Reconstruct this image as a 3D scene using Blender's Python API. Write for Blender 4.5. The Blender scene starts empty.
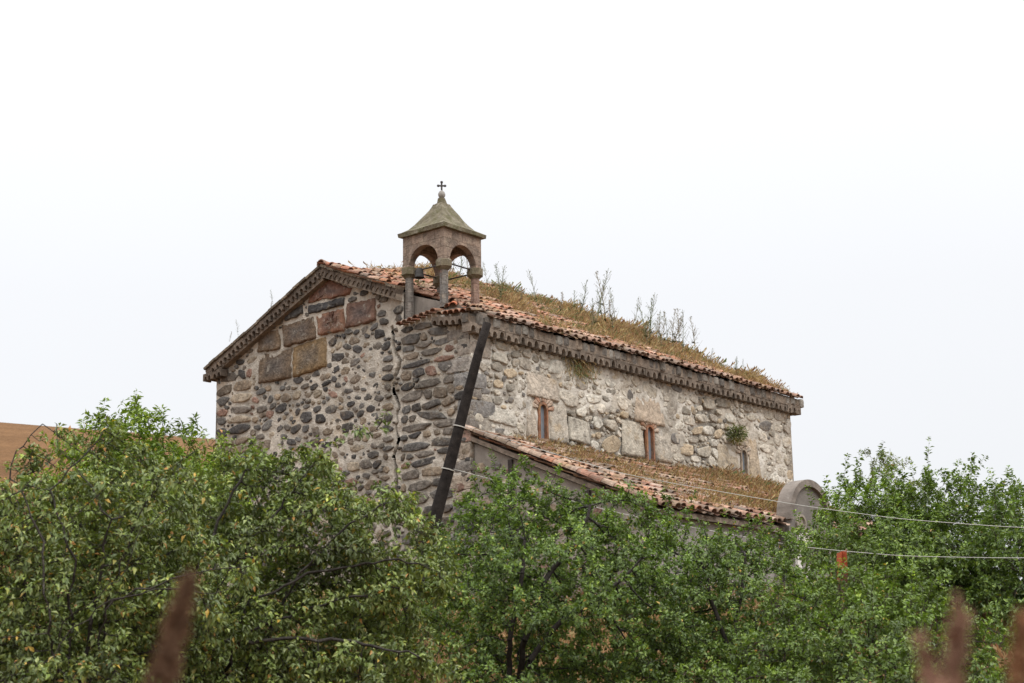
import bpy, math, random
import numpy as np
from mathutils import Vector

# ------------------------------------------------------------------ camera, sky, sun
SC = bpy.context.scene
COL = SC.collection
PITCH, ROLL, FPX = 0.2269, -0.01694, 1611.93
EYE = np.array([0.0, 0.0, 1.6])
cd = bpy.data.cameras.new('camera')
cd.sensor_width = 36.0
cd.lens = FPX / 1024 * 36.0
cd.clip_start = 0.1
cd.clip_end = 3000
cd.dof.use_dof = True
cd.dof.focus_distance = 27.0
cd.dof.aperture_fstop = 4.5
cam = bpy.data.objects.new('camera', cd)
COL.objects.link(cam)
cam.location = EYE
from mathutils import Matrix
cam.rotation_euler = (Matrix.Rotation(math.pi / 2 + PITCH, 3, 'X') @ Matrix.Rotation(ROLL, 3, 'Z')).to_euler()
SC.camera = cam

SUN_EL, SUN_ROT = math.radians(48), math.radians(150)
world = bpy.data.worlds.new('World')
SC.world = world
world.use_nodes = True
nt = world.node_tree
nt.nodes.clear()
w_out = nt.nodes.new('ShaderNodeOutputWorld')
w_bg = nt.nodes.new('ShaderNodeBackground')
w_sky = nt.nodes.new('ShaderNodeTexSky')
w_sky.sky_type = 'NISHITA'
w_sky.sun_disc = False
w_sky.sun_elevation = SUN_EL
w_sky.sun_rotation = SUN_ROT
w_geo = nt.nodes.new('ShaderNodeTexCoord')
w_sep = nt.nodes.new('ShaderNodeSeparateXYZ')
nt.links.new(w_geo.outputs['Generated'], w_sep.inputs[0])
w_ramp = nt.nodes.new('ShaderNodeValToRGB')          # overcast: the zenith is brighter than the horizon
for _p, _v in ((.10, 6.1), (.25, 6.5), (.45, 7.7)):
    _e = w_ramp.color_ramp.elements.new(_p); _e.color = (_v / 26, _v / 26, _v / 26, 1)
w_ramp.color_ramp.elements[0].color = (5.8 / 26,) * 3 + (1,)
w_ramp.color_ramp.elements[-1].color = (1, 1, 1, 1)
nt.links.new(w_sep.outputs['Z'], w_ramp.inputs['Fac'])
w_sc = nt.nodes.new('ShaderNodeMath'); w_sc.operation = 'MULTIPLY'; w_sc.inputs[1].default_value = 26.0
nt.links.new(w_ramp.outputs[0], w_sc.inputs[0])
w_col = nt.nodes.new('ShaderNodeVectorMath')
w_col.operation = 'SCALE'
w_col.inputs[0].default_value = (0.985, 0.995, 1.02)
nt.links.new(w_sc.outputs[0], w_col.inputs['Scale'])
w_noi = nt.nodes.new('ShaderNodeTexNoise')
w_noi.inputs['Scale'].default_value = 3.0
w_noi.inputs['Detail'].default_value = 4.0
nt.links.new(w_geo.outputs['Generated'], w_noi.inputs['Vector'])
w_nm = nt.nodes.new('ShaderNodeMapRange')
w_nm.inputs['To Min'].default_value = 0.98
w_nm.inputs['To Max'].default_value = 1.02
nt.links.new(w_noi.outputs['Fac'], w_nm.inputs['Value'])
w_s2 = nt.nodes.new('ShaderNodeVectorMath')
w_s2.operation = 'SCALE'
nt.links.new(w_col.outputs[0], w_s2.inputs[0])
nt.links.new(w_nm.outputs[0], w_s2.inputs['Scale'])
w_mix = nt.nodes.new('ShaderNodeMixRGB')
w_mix.inputs['Fac'].default_value = 0.95              # cloud cover over the clear sky
nt.links.new(w_sky.outputs[0], w_mix.inputs[1])
nt.links.new(w_s2.outputs[0], w_mix.inputs[2])
nt.links.new(w_mix.outputs[0], w_bg.inputs['Color'])
w_bg.inputs['Strength'].default_value = 0.105
nt.links.new(w_bg.outputs[0], w_out.inputs[0])

sd = bpy.data.lights.new('sun', 'SUN')
sd.energy = 1.1
sd.angle = math.radians(35)
sd.color = (1.0, 0.96, 0.9)
sun = bpy.data.objects.new('sun', sd)
COL.objects.link(sun)
_d = Vector((math.sin(SUN_ROT) * math.cos(SUN_EL), math.cos(SUN_ROT) * math.cos(SUN_EL), math.sin(SUN_EL)))
sun.rotation_euler = _d.to_track_quat('Z', 'Y').to_euler()
SC.view_settings.view_transform = 'Standard'
SC.view_settings.look = 'None'
SC.view_settings.gamma = 1.0
SC.view_settings.exposure = 0.52
SC.render.engine = 'CYCLES'
SC.cycles.max_bounces = 6
SC.cycles.transparent_max_bounces = 8

# ------------------------------------------------------------------ helpers
def ray(px, py):
    dx, dy = px - 512, py - 341.5
    c, s = math.cos(ROLL), math.sin(ROLL)
    X, Y = (c * dx + s * dy) / FPX, -(-s * dx + c * dy) / FPX
    cp, sp = math.cos(PITCH), math.sin(PITCH)
    return np.array([X, cp - Y * sp, sp + Y * cp])

def at(px, py, Y):
    r = ray(px, py)
    return EYE + r * (Y / r[1])

def tag(o, label=None, cat=None, group=None, kind=None):
    if label: o['label'] = label
    if cat: o['category'] = cat
    if group: o['group'] = group
    if kind: o['kind'] = kind
    return o

def empty(name, loc, rz=0.0):
    o = bpy.data.objects.new(name, None)
    o.location = tuple(loc)
    o.rotation_euler = (0, 0, rz)
    COL.objects.link(o)
    return o

class MB:
    """collects quads / tris / ngons with a colour per vertex and a material slot per face"""
    def __init__(self):
        self.v, self.f, self.c, self.m = [], [], [], []
        self.n = 0
    def add(self, verts, faces, col=(.5, .5, .5), mat=0):
        verts = np.asarray(verts, float)
        self.v.append(verts)
        if len(np.shape(col)) == 1:
            col = np.tile(np.asarray(col, float)[:3], (len(verts), 1))
        self.c.append(np.asarray(col, float))
        n = self.n
        for f in faces:
            self.f.append([i + n for i in f])
            self.m.append(mat)
        self.n += len(verts)
    def box(self, a, b, col=(.5, .5, .5), mat=0):
        x0, y0, z0 = a; x1, y1, z1 = b
        V = [(x0,y0,z0),(x1,y0,z0),(x1,y1,z0),(x0,y1,z0),(x0,y0,z1),(x1,y0,z1),(x1,y1,z1),(x0,y1,z1)]
        self.add(V, [(3,2,1,0),(4,5,6,7),(0,1,5,4),(1,2,6,5),(2,3,7,6),(3,0,4,7)], col, mat)
    def tube(self, pts, rad, n=8, col=(.5, .5, .5), mat=0, cap=True):
        pts = [np.asarray(p, float) for p in pts]
        if np.isscalar(rad): rad = [rad] * len(pts)
        V = []
        for i, p in enumerate(pts):
            d = pts[min(i + 1, len(pts) - 1)] - pts[max(i - 1, 0)]
            d = d / np.linalg.norm(d)
            up = np.array([0, 0, 1.0]) if abs(d[2]) < .9 else np.array([1.0, 0, 0])
            e1 = np.cross(d, up); e1 /= np.linalg.norm(e1); e2 = np.cross(d, e1)
            for k in range(n):
                t = 2 * math.pi * k / n
                V.append(p + rad[i] * (math.cos(t) * e1 + math.sin(t) * e2))
        F = []
        for i in range(len(pts) - 1):
            for k in range(n):
                F.append((i*n+k, i*n+(k+1) % n, (i+1)*n+(k+1) % n, (i+1)*n+k))
        if cap:
            F.append(tuple(range(n))[::-1]); F.append(tuple((len(pts)-1)*n+k for k in range(n)))
        self.add(V, F, col, mat)
    def build(self, name, mats, parent=None, smooth=False):
        if not isinstance(mats, (list, tuple)): mats = [mats]
        me = bpy.data.meshes.new(name)
        V = np.concatenate(self.v); C = np.concatenate(self.c)
        me.from_pydata(V.tolist(), [], self.f)
        for m in mats: me.materials.append(m)
        me.polygons.foreach_set('material_index', np.array(self.m, dtype=np.int32))
        me.polygons.foreach_set('use_smooth', np.full(len(self.f), smooth))
        a = me.color_attributes.new('col', 'FLOAT_COLOR', 'POINT')
        a.data.foreach_set('color', np.concatenate([C, np.ones((len(C), 1))], 1).astype(np.float32).ravel())
        me.update()
        o = bpy.data.objects.new(name, me)
        COL.objects.link(o)
        if parent: o.parent = parent
        return o

def npmesh(name, V, F, C, mat, parent=None, smooth=False):
    """V (n,3), F (m,k) same-sized faces, C (n,3)"""
    me = bpy.data.meshes.new(name)
    m, k = F.shape
    me.vertices.add(len(V)); me.loops.add(m * k); me.polygons.add(m)
    me.vertices.foreach_set('co', V.astype(np.float32).ravel())
    me.loops.foreach_set('vertex_index', F.astype(np.int32).ravel())
    me.polygons.foreach_set('loop_start', np.arange(0, m * k, k, dtype=np.int32))
    me.polygons.foreach_set('use_smooth', np.full(m, smooth))
    me.update(calc_edges=True)
    a = me.color_attributes.new('col', 'FLOAT_COLOR', 'POINT')
    a.data.foreach_set('color', np.concatenate([C, np.ones((len(C), 1))], 1).astype(np.float32).ravel())
    me.materials.append(mat)
    o = bpy.data.objects.new(name, me)
    COL.objects.link(o)
    if parent: o.parent = parent
    return o

def unit(a):
    return a / np.maximum(np.linalg.norm(a, axis=-1, keepdims=True), 1e-9)

# smooth value noise on a lattice, for displacement
_rs = np.random.RandomState(5)
_lat = _rs.rand(64, 64)
def vnoise(a, b):
    a = np.asarray(a, float); b = np.asarray(b, float)
    i = np.floor(a).astype(int); j = np.floor(b).astype(int)
    fa = a - i; fb = b - j
    fa = fa*fa*(3-2*fa); fb = fb*fb*(3-2*fb)
    L = lambda p, q: _lat[p % 64, q % 64]
    return (L(i,j)*(1-fa)*(1-fb)+L(i+1,j)*fa*(1-fb)+L(i,j+1)*(1-fa)*fb+L(i+1,j+1)*fa*fb)

# ------------------------------------------------------------------ materials
def mat_attr(name, rough=0.9, vary=(0.72, 1.22), scale=6.0, bump=0.4, bscale=40.0, patches=(), spec=0.25, bdist=0.02):
    """vertex colour of the thing itself, broken up by noise, with stains of their own shape"""
    m = bpy.data.materials.new(name); m.use_nodes = True
    t = m.node_tree; N = t.nodes; L = t.links
    b = N['Principled BSDF']
    b.inputs['Roughness'].default_value = rough
    b.inputs['Specular IOR Level'].default_value = spec
    at_ = N.new('ShaderNodeAttribute'); at_.attribute_name = 'col'
    tc = N.new('ShaderNodeTexCoord')
    n1 = N.new('ShaderNodeTexNoise'); n1.inputs['Scale'].default_value = scale; n1.inputs['Detail'].default_value = 7; n1.inputs['Roughness'].default_value = .65
    L.new(tc.outputs['Object'], n1.inputs['Vector'])
    mr = N.new('ShaderNodeMapRange'); mr.inputs['From Min'].default_value = .28; mr.inputs['From Max'].default_value = .72
    mr.inputs['To Min'].default_value = vary[0]; mr.inputs['To Max'].default_value = vary[1]
    L.new(n1.outputs['Fac'], mr.inputs['Value'])
    sc = N.new('ShaderNodeVectorMath'); sc.operation = 'SCALE'
    L.new(at_.outputs['Color'], sc.inputs[0]); L.new(mr.outputs[0], sc.inputs['Scale'])
    cur = sc.outputs[0]
    for (pc, pscale, lo, hi, amt, off) in patches:
        n2 = N.new('ShaderNodeTexNoise'); n2.inputs['Scale'].default_value = pscale; n2.inputs['Detail'].default_value = 6; n2.inputs['Roughness'].default_value = .7
        mp = N.new('ShaderNodeMapping'); mp.inputs['Location'].default_value = (off, off * .7, off * 1.3)
        L.new(tc.outputs['Object'], mp.inputs['Vector']); L.new(mp.outputs[0], n2.inputs['Vector'])
        r2 = N.new('ShaderNodeMapRange'); r2.inputs['From Min'].default_value = lo; r2.inputs['From Max'].default_value = hi
        r2.inputs['To Max'].default_value = amt
        L.new(n2.outputs['Fac'], r2.inputs['Value'])
        mx = N.new('ShaderNodeMixRGB'); mx.inputs[2].default_value = (*pc, 1)
        L.new(r2.outputs[0], mx.inputs['Fac']); L.new(cur, mx.inputs[1])
        cur = mx.outputs[0]
    L.new(cur, b.inputs['Base Color'])
    if bump:
        n3 = N.new('ShaderNodeTexNoise'); n3.inputs['Scale'].default_value = bscale; n3.inputs['Detail'].default_value = 5
        L.new(tc.outputs['Object'], n3.inputs['Vector'])
        bp = N.new('ShaderNodeBump'); bp.inputs['Strength'].default_value = bump; bp.inputs['Distance'].default_value = bdist
        L.new(n3.outputs['Fac'], bp.inputs['Height']); L.new(bp.outputs[0], b.inputs['Normal'])
    return m

def mat_leaf(name, trans=0.3, rough=0.45, back=1.25, gloss=0.06):
    m = bpy.data.materials.new(name); m.use_nodes = True
    t = m.node_tree; N = t.nodes; L = t.links
    N.clear()
    out = N.new('ShaderNodeOutputMaterial')
    a = N.new('ShaderNodeAttribute'); a.attribute_name = 'col'
    ge = N.new('ShaderNodeNewGeometry')
    sc = N.new('ShaderNodeVectorMath'); sc.operation = 'SCALE'     # the underside of a leaf is paler
    mr = N.new('ShaderNodeMapRange'); mr.inputs['To Min'].default_value = 1.0; mr.inputs['To Max'].default_value = back
    L.new(ge.outputs['Backfacing'], mr.inputs['Value'])
    L.new(a.outputs['Color'], sc.inputs[0]); L.new(mr.outputs[0], sc.inputs['Scale'])
    df = N.new('ShaderNodeBsdfDiffuse'); L.new(sc.outputs[0], df.inputs['Color'])
    tr = N.new('ShaderNodeBsdfTranslucent')
    tm = N.new('ShaderNodeVectorMath'); tm.operation = 'MULTIPLY'; tm.inputs[1].default_value = (1.25, 1.35, .6)
    L.new(a.outputs['Color'], tm.inputs[0]); L.new(tm.outputs[0], tr.inputs['Color'])
    m1 = N.new('ShaderNodeMixShader'); m1.inputs['Fac'].default_value = trans
    L.new(df.outputs[0], m1.inputs[1]); L.new(tr.outputs[0], m1.inputs[2])
    gl = N.new('ShaderNodeBsdfGlossy'); gl.inputs['Roughness'].default_value = rough
    gl.inputs['Color'].default_value = (.9, .95, .9, 1)
    m2 = N.new('ShaderNodeMixShader'); m2.inputs['Fac'].default_value = gloss
    L.new(m1.outputs[0], m2.inputs[1]); L.new(gl.outputs[0], m2.inputs[2])
    L.new(m2.outputs[0], out.inputs[0])
    return m

M_mortar = mat_attr('lime_mortar', .95, (.6, 1.25), 5, 1.0, 24, [((.20,.175,.145), 2.6, .58, .72, .5, 3), ((.42,.29,.15), 1.1, .56, .70, .55, 9), ((.50,.46,.40), 4.0, .56, .7, .6, 5), ((.09,.08,.07), 7, .62, .72, .6, 25)], bdist=.03)
M_stone = mat_attr('rubble_stone', .92, (.5, 1.5), 9, 1.0, 18, [((.36,.33,.27), 6, .56, .70, .6, 1), ((.045,.042,.04), 4, .58, .72, .6, 7), ((.20,.14,.085), 2.2, .55, .7, .5, 17)], bdist=.035, spec=.15)
M_smort = mat_attr('pale_plaster', .95, (.6, 1.25), 5, 1.0, 24, [((.64,.60,.53), .9, .47, .56, .8, 41), ((.09,.08,.07), 6, .60, .70, .7, 33), ((.14,.12,.10), 1.3, .50, .66, .7, 3), ((.50,.46,.39), 1.8, .54, .66, .8, 15), ((.34,.20,.11), 1.0, .60, .74, .5, 22)])
M_sstone = mat_attr('pale_stone', .92, (.58, 1.25), 8, 1.0, 18, [((.16,.14,.115), 3.2, .52, .66, .75, 2), ((.36,.25,.13), 1.8, .56, .70, .5, 11), ((.07,.06,.055), 8, .62, .72, .6, 30)], bdist=.035, spec=.15)
M_tile = mat_attr('clay_tile', .94, (.55, 1.35), 9, .7, 30, [((.12,.095,.075), 3.0, .50, .66, .75, 4), ((.40,.32,.24), 6, .56, .70, .6, 8), ((.27,.18,.08), 1.6, .52, .68, .6, 13)], spec=.15)
M_cornice = mat_attr('cornice_clay', .96, (.5, 1.4), 9, 1.0, 22, [((.24,.17,.11), 7, .58, .7, .6, 12), ((.07,.06,.05), 3.5, .52, .66, .7, 2), ((.30,.27,.21), 4, .58, .7, .55, 6)])
M_tower = mat_attr('belfry_stone', .94, (.62, 1.3), 8, .9, 24, [((.085,.07,.058), 4.5, .50, .66, .7, 2), ((.38,.31,.23), 4.0, .55, .68, .6, 9), ((.30,.14,.09), 3, .58, .7, .5, 19)], bdist=.03)
def add_joints(m, w, h):
    t = m.node_tree; N = t.nodes; L = t.links; b = N['Principled BSDF']
    tc = N.new('ShaderNodeTexCoord'); sp = N.new('ShaderNodeSeparateXYZ'); L.new(tc.outputs['Object'], sp.inputs[0])
    ad = N.new('ShaderNodeMath'); L.new(sp.outputs['X'], ad.inputs[0]); L.new(sp.outputs['Y'], ad.inputs[1])
    nz = N.new('ShaderNodeTexNoise'); nz.inputs['Scale'].default_value = 6; L.new(tc.outputs['Object'], nz.inputs['Vector'])
    wob = N.new('ShaderNodeMath'); wob.operation = 'MULTIPLY_ADD'; wob.inputs[1].default_value = .05; L.new(nz.outputs['Fac'], wob.inputs[0]); L.new(sp.outputs['Z'], wob.inputs[2])
    cb = N.new('ShaderNodeCombineXYZ'); L.new(ad.outputs[0], cb.inputs['X']); L.new(wob.outputs[0], cb.inputs['Y'])
    br = N.new('ShaderNodeTexBrick'); br.inputs['Scale'].default_value = 1.0; br.inputs['Brick Width'].default_value = w; br.inputs['Row Height'].default_value = h
    br.inputs['Mortar Size'].default_value = .009; br.inputs['Mortar Smooth'].default_value = .4
    br.inputs['Color1'].default_value = (1, 1, 1, 1); br.inputs['Color2'].default_value = (.72, .74, .76, 1); br.inputs['Mortar'].default_value = (.42, .40, .38, 1)
    L.new(cb.outputs[0], br.inputs['Vector'])
    src = b.inputs['Base Color'].links[0].from_socket
    mu = N.new('ShaderNodeMixRGB'); mu.blend_type = 'MULTIPLY'; mu.inputs['Fac'].default_value = .85
    L.new(src, mu.inputs[1]); L.new(br.outputs['Color'], mu.inputs[2]); L.new(mu.outputs[0], b.inputs['Base Color'])
add_joints(M_tower, .34, .21)
M_moss = mat_attr('mossy_stone', .95, (.6, 1.3), 9, .8, 30, [((.085,.08,.035), 5, .46, .60, .7, 2), ((.26,.23,.18), 7, .52, .66, .7, 9), ((.05,.045,.035), 9, .58, .7, .6, 21)])
M_concrete = mat_attr('grey_plaster', .94, (.72, 1.18), 3, .5, 40, [((.13,.115,.10), 2.2, .54, .7, .6, 2), ((.34,.31,.27), 4, .58, .7, .5, 9)])
M_wood = mat_attr('weathered_wood', .9, (.5, 1.5), 9, .6, 60, [((.075,.05,.04), 4, .60, .72, .6, 3)], spec=.1)
M_iron = mat_attr('dark_iron', .7, (.7, 1.2), 20, .2, 80, spec=.4)
M_wire = mat_attr('pale_cable', .6, (.95, 1.05), 9, 0)
M_bark = mat_attr('bark', .9, (.6, 1.4), 14, .7, 60, [((.16,.15,.12), 12, .58, .7, .5, 3)])
M_leaf = mat_leaf('leaf', .30, .5, 1.12, .045)
M_leafp = mat_leaf('apple_leaf', .26, .48, 1.35, .05)
M_grass = mat_leaf('grass_blade', .25, .6, 1.0, .03)
M_dry = mat_attr('dry_seed_head', .95, (.75, 1.2), 40, 0)
M_fruit = mat_attr('apple_skin', .4, (.9, 1.1), 14, 0, spec=.5)
M_rust = mat_attr('rusty_sheet', .7, (.7, 1.2), 14, .3, 60)
M_glass = bpy.data.materials.new('dusty_glass'); M_glass.use_nodes = True
_b = M_glass.node_tree.nodes['Principled BSDF']
_n = M_glass.node_tree.nodes.new('ShaderNodeTexNoise'); _n.inputs['Scale'].default_value = 6
_r = M_glass.node_tree.nodes.new('ShaderNodeValToRGB')
_r.color_ramp.elements[0].color = (.09, .10, .115, 1); _r.color_ramp.elements[1].color = (.24, .27, .30, 1)
M_glass.node_tree.links.new(_n.outputs['Fac'], _r.inputs[0]); M_glass.node_tree.links.new(_r.outputs[0], _b.inputs['Base Color'])
_b.inputs['Roughness'].default_value = .3

def ground_mat():
    m = bpy.data.materials.new('dry_meadow'); m.use_nodes = True
    t = m.node_tree; N = t.nodes; L = t.links; b = N['Principled BSDF']
    b.inputs['Roughness'].default_value = 1.0; b.inputs['Specular IOR Level'].default_value = 0.05
    tc = N.new('ShaderNodeTexCoord')
    mp = N.new('ShaderNodeMapping'); mp.inputs['Scale'].default_value = (.35, 1.0, 1.6)
    L.new(tc.outputs['Object'], mp.inputs['Vector'])
    n1 = N.new('ShaderNodeTexNoise'); n1.inputs['Scale'].default_value = .12; n1.inputs['Detail'].default_value = 9; n1.inputs['Roughness'].default_value = .72
    L.new(mp.outputs[0], n1.inputs['Vector'])
    r = N.new('ShaderNodeValToRGB')
    r.color_ramp.elements[0].position = .32; r.color_ramp.elements[0].color = (.10, .055, .027, 1)
    r.color_ramp.elements[1].position = .70; r.color_ramp.elements[1].color = (.235, .135, .066, 1)
    e = r.color_ramp.elements.new(.5); e.color = (.16, .088, .043, 1)
    L.new(n1.outputs['Fac'], r.inputs[0])
    n2 = N.new('ShaderNodeTexNoise'); n2.inputs['Scale'].default_value = 3.5; n2.inputs['Detail'].default_value = 8
    L.new(tc.outputs['Object'], n2.inputs['Vector'])
    mr = N.new('ShaderNodeMapRange'); mr.inputs['To Min'].default_value = .6; mr.inputs['To Max'].default_value = 1.4
    L.new(n2.outputs['Fac'], mr.inputs['Value'])
    sc = N.new('ShaderNodeVectorMath'); sc.operation = 'SCALE'
    L.new(r.outputs[0], sc.inputs[0]); L.new(mr.outputs[0], sc.inputs['Scale'])
    L.new(sc.outputs[0], b.inputs['Base Color'])
    bp = N.new('ShaderNodeBump'); bp.inputs['Strength'].default_value = .8; bp.inputs['Distance'].default_value = .3
    L.new(n2.outputs['Fac'], bp.inputs['Height']); L.new(bp.outputs[0], b.inputs['Normal'])
    return m
M_ground = ground_mat()

# ------------------------------------------------------------------ ground: one sheet to the horizon, with the hill at the back left
def sstep(a, b, x):
    t = np.clip((np.asarray(x, float) - a) / (b - a), 0, 1)
    return t * t * (3 - 2 * t)

def gz(x, y):
    x = np.asarray(x, float); y = np.asarray(y, float)
    z = .35 * sstep(4, 16, y) + 2.85 * sstep(16.5, 30, y) + 0.9 * sstep(28, 36, y)
    z = z + np.clip(y - 45, 0, None) * 0.02
    z = z * (1 - .0 * x)
    hill = 28.6 - .10 * (x + 48) - .28 * np.clip(x + 22, 0, 80) + 1.2 * (vnoise(x * .02 + 7, y * .02) - .5)
    z = z + sstep(48, 150, y) * np.clip(hill - 6.2, 0, 40) * (1 - sstep(170, 420, y) * .55) * (1 - sstep(150, 420, np.abs(x + 60)) * .8)
    z = z + .10 * (vnoise(x * .7, y * .7) - .5) * sstep(3, 8, y)
    return z

xs = np.concatenate([-np.geomspace(900, 40, 26), np.linspace(-38, 38, 96), np.geomspace(40, 900, 26)])
ys = np.concatenate([np.linspace(-60, 0, 8), np.linspace(1, 60, 90), np.geomspace(62, 1500, 60)])
GX, GY = np.meshgrid(xs, ys)
GV = np.stack([GX, GY, gz(GX, GY)], -1).reshape(-1, 3)
nx, ny = len(xs), len(ys)
ii = (np.arange(ny - 1)[:, None] * nx + np.arange(nx - 1)[None]).ravel()
g = npmesh('ground', GV, np.stack([ii, ii + 1, ii + nx + 1, ii + nx], 1), np.full((len(GV), 3), .3), M_ground, smooth=True)
tag(g, kind='structure')

# ------------------------------------------------------------------ the church, in its own frame: x along the long side, y along the gable front, z up
CO = np.array([-0.8934, 32.8530, 3.9]); CROT = 0.87794
CV = np.array([math.cos(CROT), math.sin(CROT), 0]); CU = np.array([-math.sin(CROT), math.cos(CROT), 0])
def c2w(p):
    p = np.asarray(p, float)
    return CO + p[..., 0:1] * CV + p[..., 1:2] * CU + p[..., 2:3] * np.array([0, 0, 1.0])
church = empty('church', CO, CROT)
tag(church, 'old rubble stone church with a corner belfry, slit windows and grass on its tiled roof', 'church')
WY, LX = 8.1, 13.12                 # front width, side length
AY, AZ, EZ = 4.27, 7.62, 5.75       # apex of the wall, eave height of the walls
rng = np.random.RandomState(11)

def roofline(y):                    # top of the front wall
    y = np.asarray(y, float)
    z = np.where(y < AY, EZ + (AZ - EZ) * (y + .28) / (AY + .28), EZ + (AZ - EZ) * (WY + .28 - y) / (WY + .28 - AY))
    return np.where(y < 1.9, np.minimum(z, 6.0), z)

class Packer:
    """lays stones of many sizes on a wall without overlaps (raster occupancy, 1.5 cm)"""
    R = .015
    def __init__(s, W, H, free, seed):
        s.W, s.H = W, H
        s.nx, s.ny = int(W / s.R), int(H / s.R)
        X, Y = np.meshgrid((np.arange(s.nx) + .5) * s.R, (np.arange(s.ny) + .5) * s.R)
        s.occ = ~free(X, Y)
        s.rng = np.random.RandomState(seed)
        s.out = []
    def poly(s, w, h, rot, ex, n=14, rough=.10):
        m = s.rng.randint(5, 9)                    # broken stones: five to eight corners, edges chipped
        t = (np.arange(m) + s.rng.uniform(-.28, .28, m)) * 2 * math.pi / m + s.rng.uniform(0, 6.28)
        t = np.sort(t % (2 * math.pi))
        r = (np.abs(np.cos(t)) ** ex + np.abs(np.sin(t)) ** ex) ** (-1 / ex) * (1 + s.rng.uniform(-.14, .06, m))
        q = np.stack([r * np.cos(t) * w / 2, r * np.sin(t) * h / 2], 1)
        u_ = np.arange(n) * m / n; a_ = u_.astype(int); f_ = (u_ - a_)[:, None]
        p = q[a_] * (1 - f_) + q[(a_ + 1) % m] * f_
        p = p * (1 + s.rng.uniform(-rough, rough, (n, 1)) * .45)
        p[:, 0] += p[:, 1] * s.rng.uniform(-.35, .35); p[:, 1] += p[:, 0] * s.rng.uniform(-.10, .10)
        c, q = math.cos(rot), math.sin(rot)
        return p @ np.array([[c, q], [-q, c]])
    def idx(s, pts):
        i = np.floor(pts[:, 0] / s.R).astype(int); j = np.floor(pts[:, 1] / s.R).astype(int)
        ok = (i >= 0) & (j >= 0) & (i < s.nx) & (j < s.ny)
        return i, j, ok
    def hit(s, pts):
        i, j, ok = s.idx(pts)
        if not ok.all(): return True
        return s.occ[j, i].any()
    def fill(s, c, p, gap):
        q = p * (1 + gap / np.maximum(np.linalg.norm(p, axis=1, keepdims=True), .02))
        lo = c + q.min(0); hi = c + q.max(0)
        i0, j0 = np.maximum(np.floor(lo / s.R).astype(int), 0); i1 = min(int(hi[0] / s.R) + 1, s.nx); j1 = min(int(hi[1] / s.R) + 1, s.ny)
        if i1 <= i0 or j1 <= j0: return
        X, Y = np.meshgrid((np.arange(i0, i1) + .5) * s.R - c[0], (np.arange(j0, j1) + .5) * s.R - c[1])
        ang = np.arctan2(q[:, 1], q[:, 0]); o = np.argsort(ang); rad = np.linalg.norm(q, axis=1)[o]
        a = np.concatenate([ang[o] - 2 * math.pi, ang[o], ang[o] + 2 * math.pi]); rr = np.tile(rad, 3)
        s.occ[j0:j1, i0:i1] |= np.hypot(X, Y) <= np.interp(np.arctan2(Y, X), a, rr)
    def scatter(s, tries, wr, ar, gap, ex=3.0, rot=.15, kind=0, box=None, rough=.10):
        x0, x1, y0, y1 = box or (0, s.W, 0, s.H)
        for _ in range(tries):
            c = np.array([s.rng.uniform(x0, x1), s.rng.uniform(y0, y1)])
            if s.hit(c[None]): continue
            w = s.rng.uniform(*wr); h = w * s.rng.uniform(*ar)
            p = s.poly(w, h, s.rng.normal(0, rot), ex, rough=rough)
            if s.hit(c + p) or s.hit(c + p * .55): continue
            s.fill(c, p, gap); s.out.append((c, p, kind))
    def courses(s, box, hr, wr, gap, kind=1, ex=5.0, lastw=None):
        x0, x1, y0, y1 = box
        y = y0
        while y < y1:
            h = s.rng.uniform(*hr); x = x0
            while x < x1 - .08:
                w = min(s.rng.uniform(*wr), x1 - x)
                if x1 - x - w < .12: w = x1 - x
                hh = h * s.rng.uniform(.8, 1.0)
                c = np.array([x + w / 2, y + h / 2 + s.rng.uniform(-.02, .02)])
                p = s.poly(max(w - gap * 1.5, .06), hh - gap, s.rng.normal(0, .04), ex, rough=.13)
                if not s.hit(c + p * .85):
                    s.fill(c, p, gap * .6); s.out.append((c, p, kind))
                x += w
            y += h

def stone_mesh(mb, c, p, h, col, mapf, mat, rng, heart=None):
    n = len(p)
    lvl = [(1.02, -.03), (.97, h * .72), (.84, h * 1.0), (.42, h * 1.05)]
    tilt = rng.uniform(-.22, .22, 2)
    V, C = [], []
    for s_, d in lvl:
        q = p * s_
        dd = d + (q @ tilt) * min(1, max(d, 0) / h) * .5 + (rng.uniform(-.16, .16, n) * h if d > 0 else 0)
        V.append(mapf(c[0] + q[:, 0], c[1] + q[:, 1], dd))
        C.append(np.tile(col, (n, 1)) * (1 + rng.uniform(-.2, .2, (n, 1))))
    V.append(mapf(np.array([c[0]]), np.array([c[1]]), np.array([h * 1.05])))
    C.append(np.array([col]))
    if heart is not None:            # weathered block: grey heart, brown rim
        C[3] = C[3] * .35 + np.asarray(heart) * .65; C[4] = np.array([heart])
    F = []
    for k in range(3):
        for i in range(n):
            F.append((k*n+i, k*n+(i+1) % n, (k+1)*n+(i+1) % n, (k+1)*n+i))
    for i in range(n): F.append((3*n+i, 3*n+(i+1) % n, 4*n))
    mb.add(np.concatenate(V), F, np.concatenate(C), mat)

def poly_in(poly, X, Y):
    poly = np.asarray(poly, float); ins = np.zeros(np.shape(X), bool)
    for i in range(len(poly)):
        (x0, y0), (x1, y1) = poly[i - 1], poly[i]
        if y0 == y1: continue
        c = ((y0 > Y) != (y1 > Y)) & (X < (x1 - x0) * (Y - y0) / (y1 - y0) + x0)
        ins ^= c
    return ins

def subdiv_poly(P, step=.07, jit=.006, rng=rng):
    out = []
    P = np.asarray(P, float)
    for i in range(len(P)):
        a, b = P[i], P[(i + 1) % len(P)]
        n = max(1, int(np.linalg.norm(b - a) / step))
        for k in range(n):
            q = a + (b - a) * k / n + rng.uniform(-jit, jit, 2)
            out.append(q)
    return np.array(out)

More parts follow.
